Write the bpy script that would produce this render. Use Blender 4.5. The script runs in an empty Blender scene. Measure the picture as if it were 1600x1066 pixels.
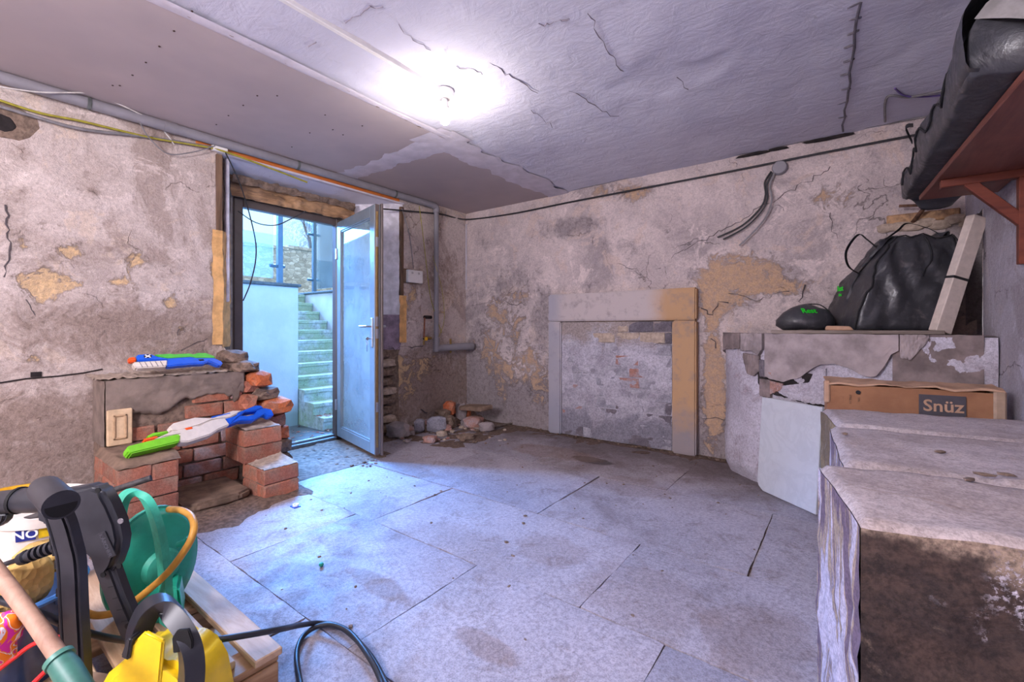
import bpy, bmesh, math, random
from mathutils import Vector, Matrix, noise
random.seed(7)
R = math.radians
PI = math.pi
scene = bpy.context.scene
C = scene.collection

# ------------------------------------------------------------------ camera, sky, light, exposure
FPX, HOR, CAMZ = 700.0, 513.0, 1.08          # focal length and horizon in pixels of the 1600x1066 frame, eye height
cam_data = bpy.data.cameras.new('camera')
cam_data.sensor_width = 36.0
cam_data.lens = FPX / 1600 * 36.0
cam_data.shift_y = (HOR - 533.0) / 1600.0
cam_data.clip_start = 0.02
cam = bpy.data.objects.new('camera', cam_data)
cam.location = (0, 0, CAMZ)
cam.rotation_euler = (R(90), 0, math.atan2(0.6, 0.8))
C.objects.link(cam)
scene.camera = cam

world = bpy.data.worlds.new('overcast_sky')
scene.world = world
world.use_nodes = True
bg = world.node_tree.nodes['Background']
bg.inputs['Color'].default_value = (0.70, 0.86, 1.0, 1)
bg.inputs['Strength'].default_value = 1.7

sun_data = bpy.data.lights.new('daylight', 'SUN')
sun_data.energy = 74.0
sun_data.angle = R(56)
sun_data.color = (0.12, 0.38, 1.0)
sun = bpy.data.objects.new('daylight', sun_data)
sun.rotation_euler = Vector((0.83, -0.10, -0.58)).to_track_quat('-Z', 'Y').to_euler()
C.objects.link(sun)

lamp_data = bpy.data.lights.new('fill_light', 'POINT')  # soft fill added behind the viewer to brighten the room, no lamp seen there
lamp_data.energy = 335.0
lamp_data.shadow_soft_size = 0.35
lamp_data.color = (0.98, 0.93, 1.0)
lamp = bpy.data.objects.new('fill_light', lamp_data)
lamp.location = (-1.35, -1.5, 2.0)
C.objects.link(lamp)
BULB_W = 17.0

vs = scene.view_settings
vs.view_transform = 'Standard'
vs.look = 'None'
vs.exposure = 0.08
vs.gamma = 1.0
vs.use_curve_mapping = False

# ------------------------------------------------------------------ measuring: pixel -> point on a known plane
def ray(px, py):
    t = (px - 800.0) / FPX
    return Vector((-0.6 + 0.8 * t, 0.8 + 0.6 * t, (HOR - py) / FPX))
def at(px, py, D):
    r = ray(px, py) * D
    return Vector((r.x, r.y, r.z + CAMZ))
def onX(px, py, X): return at(px, py, X / ray(px, py).x)
def onY(px, py, Y): return at(px, py, Y / ray(px, py).y)
def onZ(px, py, Z=0.0): return at(px, py, (Z - CAMZ) / ray(px, py).z)
XL, YB, XR, ZC = -3.71, 4.02, 0.60, 2.48     # left wall, back wall, right wall, ceiling
YF = -2.6                                     # wall behind the camera
CR = Vector((0.8, 0.6, 0)); CD = Vector((-0.6, 0.8, 0)); UP = Vector((0, 0, 1))

# ------------------------------------------------------------------ mesh helpers
def fbm(x, y, z=0.0, s=1.0, o=4):
    return noise.fractal(Vector((x * s, y * s, z * s)), 1.0, 2.0, o)
def sstep(a, b, x):
    t = max(0.0, min(1.0, (x - a) / (b - a) if b != a else 0.0))
    return t * t * (3 - 2 * t)
def lerp(a, b, t): return a + (b - a) * t
def pl(pts, x):
    if x <= pts[0][0]: return pts[0][1]
    for (x0, y0), (x1, y1) in zip(pts, pts[1:]):
        if x <= x1: return lerp(y0, y1, (x - x0) / (x1 - x0) if x1 > x0 else 0)
    return pts[-1][1]

class MB:
    def __init__(s):
        s.v = []; s.f = []; s.m = []; s.masked = False
    def add(s, vs_, fs_, T=None, mask=None):
        b = len(s.v)
        for i, p in enumerate(vs_):
            p = Vector(p)
            s.v.append(T @ p if T is not None else p)
            s.m.append(mask[i] if mask else (0, 0, 0))
        if mask: s.masked = True
        s.f += [tuple(b + i for i in f) for f in fs_]
        return s
    def box(s, a, b, T=None):
        (x0, y0, z0), (x1, y1, z1) = a, b
        return s.add([(x0,y0,z0),(x1,y0,z0),(x1,y1,z0),(x0,y1,z0),(x0,y0,z1),(x1,y0,z1),(x1,y1,z1),(x0,y1,z1)],
                     [(0,3,2,1),(4,5,6,7),(0,1,5,4),(1,2,6,5),(2,3,7,6),(3,0,4,7)], T)
    def hexa(s, bot, top):                     # eight corners: bottom four, top four, both counter-clockwise from above
        return s.add(list(bot) + list(top), [(0,3,2,1),(4,5,6,7),(0,1,5,4),(1,2,6,5),(2,3,7,6),(3,0,4,7)])
    def prism(s, poly, T, t):                  # poly in local xy, extruded from z=-t/2 to t/2, placed by T
        n = len(poly)
        ar = sum(poly[i][0]*poly[(i+1)%n][1]-poly[(i+1)%n][0]*poly[i][1] for i in range(n))
        if ar < 0: poly = poly[::-1]
        vs_ = [(x, y, -t/2) for x, y in poly] + [(x, y, t/2) for x, y in poly]
        fs_ = [tuple(range(n))[::-1], tuple(range(n, 2*n))] + [(i, (i+1)%n, n+(i+1)%n, n+i) for i in range(n)]
        return s.add(vs_, fs_, T)
    def tube(s, path, r, seg=10, caps=True, hollow=False):
        path = [Vector(p) for p in path]
        rs = r if isinstance(r, (list, tuple)) else [r] * len(path)
        prev = None; rings = []
        for i, p in enumerate(path):
            d = (path[min(i+1, len(path)-1)] - path[max(i-1, 0)]).normalized()
            if prev is None:
                a = d.cross(UP) if abs(d.z) < 0.95 else d.cross(Vector((1, 0, 0)))
            else:
                a = prev - d * prev.dot(d)
            a.normalize(); prev = a; b = d.cross(a)
            rings.append([p + (a*math.cos(2*PI*k/seg) + b*math.sin(2*PI*k/seg)) * rs[i] for k in range(seg)])
        vs_ = [q for rr in rings for q in rr]; fs_ = []
        for i in range(len(path)-1):
            for k in range(seg):
                k2 = (k+1) % seg
                fs_.append((i*seg+k, i*seg+k2, (i+1)*seg+k2, (i+1)*seg+k))
        if caps:
            fs_.append(tuple(range(seg))[::-1]); fs_.append(tuple((len(path)-1)*seg+k for k in range(seg)))
        return s.add(vs_, fs_)
    def ribbon(s, path, wdir, w, t):           # flat strap along a path, width w along wdir, thickness t
        path = [Vector(p) for p in path]; wdir = Vector(wdir).normalized(); rings = []
        for i, p in enumerate(path):
            d = (path[min(i+1, len(path)-1)] - path[max(i-1, 0)]).normalized()
            n = d.cross(wdir).normalized()
            ww = w[i] if isinstance(w, (list, tuple)) else w
            rings.append([p+wdir*ww/2+n*t/2, p-wdir*ww/2+n*t/2, p-wdir*ww/2-n*t/2, p+wdir*ww/2-n*t/2])
        vs_ = [q for rr in rings for q in rr]; fs_ = []
        for i in range(len(path)-1):
            for k in range(4):
                k2 = (k+1) % 4; fs_.append((i*4+k, i*4+k2, (i+1)*4+k2, (i+1)*4+k))
        n = len(path)-1
        fs_ += [(3,2,1,0), (n*4, n*4+1, n*4+2, n*4+3)]
        return s.add(vs_, fs_)
    def lathe(s, prof, seg=24, T=None, sx=1.0, sy=1.0):   # profile of (r, z), closed with caps when r == 0
        vs_ = []; fs_ = []
        for r, z in prof:
            for k in range(seg):
                a = 2*PI*k/seg; vs_.append((r*math.cos(a)*sx, r*math.sin(a)*sy, z))
        for i in range(len(prof)-1):
            for k in range(seg):
                k2 = (k+1) % seg; fs_.append((i*seg+k, i*seg+k2, (i+1)*seg+k2, (i+1)*seg+k))
        return s.add(vs_, fs_, T)
    def grid(s, fn, nu, nv, mask=None, flip=False):       # fn(u, v) -> point
        vs_ = []; ms = []
        for j in range(nv+1):
            for i in range(nu+1):
                u, v = i/nu, j/nv
                vs_.append(fn(u, v))
                if mask: ms.append(mask(u, v))
        fs_ = []
        for j in range(nv):
            for i in range(nu):
                q = (j*(nu+1)+i, j*(nu+1)+i+1, (j+1)*(nu+1)+i+1, (j+1)*(nu+1)+i)
                fs_.append(q[::-1] if flip else q)
        return s.add(vs_, fs_, None, ms if mask else None)
    def lump(s, c, size, seed=0, rough=0.25, sub=1, rz=0.0, flat=0.0, blk=0.55):   # an angular stone
        bm = bmesh.new(); bmesh.ops.create_icosphere(bm, subdivisions=sub, radius=1.0)
        rnd = random.Random(seed); c = Vector(c)
        rot = Matrix.Rotation(rz, 3, 'Z')
        vs_ = []
        for v in bm.verts:
            p = v.co.copy()
            m = max(abs(p.x), abs(p.y), abs(p.z)); p = p.lerp(p / m, blk)
            p *= 1 + rough * (noise.noise(p*1.3 + Vector((seed*3.1, 0, 0))) + 0.3*(rnd.random()-.5))
            if flat: p.z = max(p.z, -1 + flat)
            p = rot @ Vector((p.x*size[0]/2, p.y*size[1]/2, p.z*size[2]/2))
            vs_.append(c + p)
        fs_ = [tuple(v.index for v in f.verts) for f in bm.faces]; bm.free()
        return s.add(vs_, fs_)
    def mesh(s, name, bevel=0.0, smooth=False, weld=False, seg=1):
        me = bpy.data.meshes.new(name)
        me.from_pydata([tuple(v) for v in s.v], [], s.f)
        if s.masked:
            at_ = me.color_attributes.new('mask', 'FLOAT_COLOR', 'POINT')
            buf = []
            for m in s.m: buf += [m[0], m[1], m[2], 1.0]
            at_.data.foreach_set('color', buf)
        if bevel or weld:
            bm = bmesh.new(); bm.from_mesh(me)
            if weld: bmesh.ops.remove_doubles(bm, verts=bm.verts, dist=1e-5)
            bmesh.ops.recalc_face_normals(bm, faces=bm.faces)
            if bevel:
                es = [e for e in bm.edges if len(e.link_faces) == 2 and e.calc_face_angle(0) > 0.5]
                bmesh.ops.bevel(bm, geom=es, offset=bevel, segments=seg, affect='EDGES', clamp_overlap=True)
            bm.to_mesh(me); bm.free()
        if smooth:
            for p in me.polygons: p.use_smooth = True
            if smooth != 'all':
                try: me.set_sharp_from_angle(angle=R(40))
                except Exception: pass
        me.update()
        return me

def tag(o, label=None, cat=None, group=None, kind=None):
    if label: o['label'] = label
    if cat: o['category'] = cat
    if group: o['group'] = group
    if kind: o['kind'] = kind
    return o
def thing(name, label, cat, loc=(0, 0, 0), group=None, kind=None):
    o = bpy.data.objects.new(name, None); C.objects.link(o)
    o.empty_display_size = 0.05; o.location = loc
    return tag(o, label, cat, group, kind)
def origin_of(p):
    v = Vector((0, 0, 0))
    while p is not None:
        v += p.location; p = p.parent
    return v
def link(name, me, m, parent=None, loc=None, rot=None):
    o = bpy.data.objects.new(name, me); C.objects.link(o)
    if me is not None and m is not None and not me.materials: me.materials.append(m)
    if parent is not None:
        o.parent = parent
        base = Vector(loc) if loc is not None else Vector((0, 0, 0))
        o.location = base - origin_of(parent)
    elif loc is not None: o.location = loc
    if rot is not None: o.rotation_euler = rot
    return o
def put(name, mb, m, parent=None, bevel=0.0, smooth=False, seg=1, weld=False, label=None):   # mesh given in world metres
    o = link(name, mb.mesh(name, bevel, smooth, weld, seg), m, parent)
    if label: o['label'] = label
    return o
def single(name, mb, m, label, cat, group=None, bevel=0.0, smooth=False, seg=1, kind=None):
    return tag(put(name, mb, m, None, bevel, smooth, seg), label, cat, group, kind)
def struct(name, mb, m, bevel=0.0, smooth=False, label=None):
    return tag(put(name, mb, m, None, bevel, smooth), label, None, None, 'structure')
def frame(o, x, y):                            # matrix with given local x and y axes
    x = Vector(x).normalized(); y = Vector(y); y = (y - x*y.dot(x)).normalized(); z = x.cross(y)
    return Matrix(((x.x, y.x, z.x, o[0]), (x.y, y.y, z.y, o[1]), (x.z, y.z, z.z, o[2]), (0, 0, 0, 1)))
def curve_pts(pts, n=8):                       # Catmull-Rom through the points
    P = [Vector(p) for p in pts]; out = []
    for i in range(len(P)-1):
        p0 = P[max(i-1, 0)]; p1 = P[i]; p2 = P[i+1]; p3 = P[min(i+2, len(P)-1)]
        for k in range(n):
            t = k/n
            out.append(0.5*((2*p1)+(p2-p0)*t+(2*p0-5*p1+4*p2-p3)*t*t+(3*p1-p0-3*p2+p3)*t*t*t))
    out.append(P[-1]); return out
def text_mesh(name, s, size, T, m, parent, depth=0.001, align='CENTER', bold=0.0, label=None):
    cu = bpy.data.curves.new(name, 'FONT'); cu.body = s; cu.size = size; cu.extrude = depth
    cu.align_x = align; cu.align_y = 'CENTER'; cu.offset = bold; cu.resolution_u = 3
    tmp = bpy.data.objects.new('tmp_text', cu); C.objects.link(tmp)
    dg = bpy.context.evaluated_depsgraph_get(); dg.update()
    me = bpy.data.meshes.new_from_object(tmp.evaluated_get(dg))
    bpy.data.objects.remove(tmp); me.transform(T); me.materials.clear()
    o = link(name, me, m, parent)
    if label: o['label'] = label
    return o

# ------------------------------------------------------------------ material helpers
def col(r, g, b):
    f = lambda c: (c/255/12.92 if c/255 <= 0.04045 else ((c/255+0.055)/1.055)**2.4)
    return (f(r), f(g), f(b), 1.0)
class Mat:
    def __init__(s, name, rough=0.8, metal=0.0, spec=0.3):
        s.m = bpy.data.materials.new(name); s.m.use_nodes = True
        s.nt = s.m.node_tree; s.b = s.nt.nodes['Principled BSDF']
        s.b.inputs['Roughness'].default_value = rough
        s.b.inputs['Metallic'].default_value = metal
        s.b.inputs['Specular IOR Level'].default_value = spec
        s._tc = None; s._h = None
    def n(s, t): return s.nt.nodes.new(t)
    def l(s, a, b): s.nt.links.new(a, b)
    def vec(s, scale=None, loc=None):
        if s._tc is None: s._tc = s.n('ShaderNodeTexCoord')
        o = s._tc.outputs['Object']
        if scale or loc:
            mp = s.n('ShaderNodeMapping'); s.l(o, mp.inputs[0])
            if scale: mp.inputs['Scale'].default_value = scale
            if loc: mp.inputs['Location'].default_value = loc
            return mp.outputs[0]
        return o
    def noise(s, scale, detail=6, rough=0.6, vec=None, dist=0.0):
        t = s.n('ShaderNodeTexNoise'); s.l(vec or s.vec(), t.inputs['Vector'])
        t.inputs['Scale'].default_value = scale; t.inputs['Detail'].default_value = detail
        t.inputs['Roughness'].default_value = rough; t.inputs['Distortion'].default_value = dist
        return t.outputs['Fac']
    def vor(s, scale, feature='F1', vec=None, rnd=1.0):
        t = s.n('ShaderNodeTexVoronoi'); s.l(vec or s.vec(), t.inputs['Vector']); t.feature = feature
        t.inputs['Scale'].default_value = scale; t.inputs['Randomness'].default_value = rnd
        return t.outputs['Distance']
    def wave(s, scale, vec=None, dist=4.0, detail=3):
        t = s.n('ShaderNodeTexWave'); s.l(vec or s.vec(), t.inputs['Vector'])
        t.inputs['Scale'].default_value = scale; t.inputs['Distortion'].default_value = dist
        t.inputs['Detail'].default_value = detail
        return t.outputs['Fac']
    def rng(s, x, a, b, lo=0.0, hi=1.0):
        t = s.n('ShaderNodeMapRange'); t.interpolation_type = 'SMOOTHSTEP'; s.l(x, t.inputs[0])
        for i, v in enumerate((a, b, lo, hi)): t.inputs[i+1].default_value = v
        return t.outputs[0]
    def op(s, o, a, b=None):
        t = s.n('ShaderNodeMath'); t.operation = o
        for i, v in enumerate((a, b)):
            if v is None: continue
            if isinstance(v, (int, float)): t.inputs[i].default_value = v
            else: s.l(v, t.inputs[i])
        return t.outputs[0]
    def mix(s, f, a, b, blend='MIX'):
        t = s.n('ShaderNodeMix'); t.data_type = 'RGBA'; t.blend_type = blend
        for i, v in ((0, f), (6, a), (7, b)):
            if isinstance(v, (int, float)): t.inputs[i].default_value = v
            elif isinstance(v, tuple): t.inputs[i].default_value = v
            else: s.l(v, t.inputs[i])
        return t.outputs[2]
    def attr(s, name='mask'):
        a = s.n('ShaderNodeAttribute'); a.attribute_name = name
        p = s.n('ShaderNodeSeparateColor'); s.l(a.outputs['Color'], p.inputs[0])
        return p.outputs[0], p.outputs[1], p.outputs[2]
    def xyz(s):
        p = s.n('ShaderNodeSeparateXYZ'); s.l(s.vec(), p.inputs[0]); return p.outputs
    def rand(s):
        return s.n('ShaderNodeObjectInfo').outputs['Random']
    def grain(s, c, amt=0.22, sc=70):
        g = s.op('ADD', s.op('MULTIPLY', s.noise(sc, 4, 0.75), 0.6), s.op('MULTIPLY', s.noise(sc*3.3, 2, 0.6), 0.4))
        v = s.n('ShaderNodeMix'); v.data_type = 'RGBA'; v.blend_type = 'MULTIPLY'; v.inputs[0].default_value = 1.0
        cb = s.n('ShaderNodeCombineColor'); r = s.rng(g, 0.36, 0.62, 1-amt*1.6, 1+amt*0.55)
        for i in range(3): s.l(r, cb.inputs[i])
        s.l(c, v.inputs[6]); s.l(cb.outputs[0], v.inputs[7]); return v.outputs[2]
    def color(s, c):
        if isinstance(c, tuple): s.b.inputs['Base Color'].default_value = c
        else: s.l(c, s.b.inputs['Base Color'])
        return s
    def rough(s, x): s.l(x, s.b.inputs['Roughness']); return s
    def bump(s, h, strength=0.5, dist=0.01):
        t = s.n('ShaderNodeBump'); t.inputs['Strength'].default_value = strength; t.inputs['Distance'].default_value = dist
        s.l(h, t.inputs['Height'])
        if s._h is not None: s.l(s._h, t.inputs['Normal'])
        s._h = t.outputs[0]; s.l(s._h, s.b.inputs['Normal'])
        return s
def plain(name, c, rough=0.5, metal=0.0, spec=0.4, var=0.12, scale=25, bump=0.0):
    k = Mat(name, rough, metal, spec)
    nz = k.noise(scale, 5)
    dark = tuple(x*(1-var*2) for x in c[:3]) + (1,)
    light = tuple(min(1, x*(1+var)) for x in c[:3]) + (1,)
    k.color(k.mix(k.rng(nz, 0.3, 0.7), dark, light))
    if bump: k.bump(nz, bump, 0.01)
    return k.m
# ------------------------------------------------------------------ surface materials
def plaster_mat(name, white, grey, ochre, dark, sc=1.0):
    k = Mat(name, 0.92, 0, 0.15)
    r, g, b = k.attr()
    n1 = k.noise(2.2*sc, 9, 0.68, dist=0.6); n2 = k.noise(6.5*sc, 9, 0.7, dist=0.9); n3 = k.noise(28*sc, 6, 0.7); n4 = k.noise(95, 3, 0.6)
    jit = k.op('ADD', k.op('MULTIPLY', k.op('SUBTRACT', n2, 0.5), 1.5), k.op('MULTIPLY', k.op('SUBTRACT', n3, 0.5), 0.55))
    base = k.mix(k.rng(n1, 0.38, 0.62), white, k.mix(0.45, white, grey))
    base = k.mix(k.op('MULTIPLY', k.rng(n3, 0.52, 0.68), 0.3), base, grey)
    nb = k.noise(1.1*sc, 10, 0.72, k.vec(None, (5.2, 3.1, 8.4)), 0.9)
    base = k.mix(k.op('MULTIPLY', k.rng(nb, 0.53, 0.60), 0.55), base, grey)
    nc = k.noise(3.4*sc, 10, 0.7, k.vec(None, (1.2, 9.1, 4.4)), 0.7)
    base = k.mix(k.op('MULTIPLY', k.rng(nc, 0.56, 0.60), 0.6), base, k.mix(0.35, white, ochre))
    base = k.mix(k.op('MULTIPLY', k.rng(nc, 0.42, 0.37), 0.7), base, tuple(min(1, x*1.15) for x in white[:3])+(1,))
    gm = k.rng(k.op('ADD', g, jit), 0.15, 0.85)
    c = k.mix(k.op('MULTIPLY', gm, 0.85), base, k.mix(k.op('MULTIPLY', k.rng(n3, 0.4, 0.75), 0.55), grey, dark))
    om = k.rng(k.op('ADD', r, jit), 0.46, 0.62)
    c = k.mix(om, c, k.mix(k.rng(n3, 0.35, 0.7), ochre, k.mix(0.5, ochre, grey)))
    edge = k.op('MULTIPLY', k.rng(k.op('ADD', r, jit), 0.38, 0.48), k.op('SUBTRACT', 1.0, om))
    c = k.mix(k.op('MULTIPLY', edge, 0.35), c, dark)
    wm = k.rng(k.op('ADD', b, jit), 0.45, 0.7)
    c = k.mix(wm, c, k.mix(k.rng(n3, 0.4, 0.7), tuple(min(1, x*1.12) for x in white[:3])+(1,), white))
    dv = k.vec((1, 1, 1))
    cr = k.n('ShaderNodeVectorMath'); cr.operation = 'ADD'
    nz = k.n('ShaderNodeTexNoise'); nz.inputs['Scale'].default_value = 3.0; nz.inputs['Detail'].default_value = 6
    k.l(k.vec(), nz.inputs['Vector'])
    sc_ = k.n('ShaderNodeVectorMath'); sc_.operation = 'SCALE'; sc_.inputs['Scale'].default_value = 0.7
    k.l(nz.outputs['Color'], sc_.inputs[0]); k.l(dv, cr.inputs[0]); k.l(sc_.outputs[0], cr.inputs[1])
    crack = k.rng(k.vor(1.7, 'DISTANCE_TO_EDGE', cr.outputs[0]), 0.0, 0.012, 1, 0)
    crack = k.op('MULTIPLY', crack, k.rng(n1, 0.5, 0.62))
    c = k.mix(k.op('MULTIPLY', crack, 0.6), c, dark)
    pits = k.rng(n4, 0.66, 0.74)
    c = k.mix(k.op('MULTIPLY', pits, 0.25), c, dark)
    k.color(k.grain(c, 0.14))
    h = k.op('SUBTRACT', k.op('ADD', k.op('MULTIPLY', n2, 1.0), k.op('MULTIPLY', n3, 0.5)), k.op('ADD', k.op('MULTIPLY', om, 0.35), k.op('MULTIPLY', crack, 0.4)))
    k.bump(h, 0.75, 0.022); k.bump(n4, 0.25, 0.004)
    return k.m
M = {}
M['wall_left'] = plaster_mat('old_plaster_left', col(214,199,192), col(152,132,121), col(222,188,144), col(88,74,66))
M['wall_back'] = plaster_mat('old_plaster_back', col(214,198,194), col(146,136,138), col(200,166,134), col(80,72,73))
M['wall_right'] = plaster_mat('old_plaster_right', col(190,186,198), col(150,140,144), col(178,158,140), col(90,80,80))

def paint_ceiling():
    k = Mat('ceiling_paint', 0.85, 0, 0.2)
    n1 = k.noise(1.3, 8, 0.6); n2 = k.noise(9, 7, 0.65, dist=1.2); n3 = k.noise(50, 4, 0.6)
    v = k.vec((0.6, 3.0, 1)); n5 = k.noise(3.5, 6, 0.6, v, 0.8)
    c = k.mix(k.rng(n1, 0.35, 0.65), col(212,211,222), col(196,194,208))
    c = k.mix(k.op('MULTIPLY', k.rng(n2, 0.62, 0.72), 0.35), c, col(140,132,138))
    k.color(c); k.bump(k.op('ADD', n2, k.op('MULTIPLY', n5, 0.8)), 0.5, 0.012); k.bump(n3, 0.15, 0.004)
    return k.m
M['ceiling'] = paint_ceiling()
def board_paint():
    k = Mat('bare_plasterboard', 0.8, 0, 0.2)
    n1 = k.noise(1.2, 4); n3 = k.noise(180, 3)
    k.color(k.mix(k.rng(n1, 0.3, 0.7), col(184,170,168), col(170,158,158))); k.bump(n3, 0.05, 0.002)
    return k.m
M['plasterboard'] = board_paint()
M['skim'] = plain('white_skim', col(205,198,206), 0.9, var=0.06, scale=9, bump=0.25)
FST = []
for px, py, rx, ry, am in [(925,720,.20,.09,.9),(860,706,.5,.2,.5),(860,858,.2,.18,.3),(640,735,.3,.12,.4),(590,915,.22,.07,.55),(990,760,.3,.2,.3),(1000,930,.3,.25,.25),(760,1010,.16,.06,.5),(1180,1000,.2,.25,.28),(700,860,.4,.3,.2)]:
    p = onZ(px, py, 0); FST.append((p.x, p.y, rx, ry, am))
def flag_mat():
    k = Mat('flagstone', 0.55, 0, 0.35)
    rnd = k.rand()
    n1 = k.noise(1.1, 8, 0.62, dist=0.4); n2 = k.noise(7, 9, 0.72, dist=0.5); n3 = k.noise(60, 5, 0.7); n4 = k.noise(240, 2)
    c = k.mix(k.rng(n1, 0.35, 0.65), col(172,166,176), col(146,142,153))
    c = k.mix(k.op('MULTIPLY', k.rng(rnd, 0, 1), 0.3), c, col(190,174,168))
    c = k.mix(k.op('MULTIPLY', k.rng(n2, 0.5, 0.72), 0.65), c, col(128,112,106))
    c = k.mix(k.op('MULTIPLY', k.rng(n3, 0.56, 0.7), 0.5), c, col(112,98,94))
    sp = k.rng(n4, 0.7, 0.76); c = k.mix(k.op('MULTIPLY', sp, 0.6), c, col(70,56,48))
    # worn dark damp stains towards the back wall and in the middle of the room
    x, y, z = k.xyz()
    w = k.n('ShaderNodeNewGeometry').outputs['Position']
    sp_ = k.n('ShaderNodeSeparateXYZ'); k.l(w, sp_.inputs[0])
    nw = k.noise(1.6, 7, 0.65, w, 0.7)
    yy = k.op('ADD', sp_.outputs[1], k.op('MULTIPLY', k.op('SUBTRACT', nw, 0.5), 2.2))
    c = k.mix(k.op('MULTIPLY', k.rng(yy, 3.0, 3.75), 0.75), c, col(94,80,76))
    bl = k.noise(1.05, 6, 0.6, w, 0.4)
    c = k.mix(k.op('MULTIPLY', k.rng(bl, 0.53, 0.66), 0.6), c, col(112,98,98))
    st = k.noise(4, 6, .7, w, .3)
    for (sx_, sy_, rx_, ry_, am) in FST:
        dx = k.op('MULTIPLY', k.op('SUBTRACT', sp_.outputs[0], sx_), 1/rx_); dy = k.op('MULTIPLY', k.op('SUBTRACT', sp_.outputs[1], sy_), 1/ry_)
        d2 = k.op('ADD', k.op('ADD', k.op('MULTIPLY', dx, dx), k.op('MULTIPLY', dy, dy)), k.op('MULTIPLY', k.op('SUBTRACT', st, .5), 2.4))
        c = k.mix(k.op('MULTIPLY', k.rng(d2, 1.0, .5), am), c, col(70,60,60) if am > .6 else col(126,100,84))
    k.color(k.grain(c, 0.22, 55)); k.rough(k.rng(n2, 0.3, 0.7, 0.45, 0.75))
    k.bump(k.op('ADD', n2, k.op('MULTIPLY', n3, 0.35)), 0.45, 0.008)
    return k.m
M['flag'] = flag_mat()
M['dirt'] = plain('dirt', col(112,92,80), 0.95, var=0.25, scale=40, bump=0.6)
def wood(name, a, b, sc=18, rough=0.6, axis='X'):
    k = Mat(name, rough, 0, 0.3)
    s = {'X': (0.12, 1, 1), 'Y': (1, 0.12, 1), 'Z': (1, 1, 0.12)}[axis]
    v = k.vec(s); n1 = k.noise(sc, 7, 0.65, v, 0.5); n2 = k.noise(sc*4, 3, 0.6, v); n3 = k.noise(3, 5)
    c = k.mix(k.rng(n1, 0.3, 0.7), a, b)
    c = k.mix(k.op('MULTIPLY', k.rng(n3, 0.5, 0.7), 0.3), c, tuple(x*0.5 for x in b[:3])+(1,))
    k.color(c); k.bump(k.op('ADD', n1, k.op('MULTIPLY', n2, 0.5)), 0.25, 0.004)
    return k.m
M['timber_orange'] = wood('timber_orange', col(226,142,70), col(186,98,42), axis='Y')
M['timber_old_z'] = wood('timber_old_upright', col(134,106,84), col(84,62,48), axis='Z')
M['timber_old_y'] = wood('timber_old', col(196,154,112), col(116,90,72), axis='Y')
M['timber_grey'] = wood('timber_grey', col(150,136,126), col(96,84,78), axis='X')
M['pallet'] = wood('pallet_pine', col(214,184,152), col(170,134,100), axis='X')
M['pallet_y'] = wood('pallet_pine_bearer', col(198,162,122), col(150,112,78), axis='Y')
M['shelf'] = wood('shelf_brown_paint', col(134,84,72), col(104,60,52), axis='Y', rough=0.45)
M['shelf_edge'] = wood('shelf_batten_paint', col(122,62,46), col(92,44,34), axis='X', rough=0.45)
M['stone_ochre'] = plain('ochre_sandstone', col(222,172,112), 0.9, var=0.14, scale=14, bump=0.5)
M['mortar'] = plain('old_mortar', col(128,108,94), 0.95, var=0.22, scale=30, bump=0.8)
M['render_pale'] = plain('pale_reveal_plaster', col(228,224,232), 0.9, var=0.14, scale=10, bump=0.5)
M['purple_paint'] = plain('purple_old_paint', col(150,130,146), 0.8, var=0.2, scale=12, bump=0.4)

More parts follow.
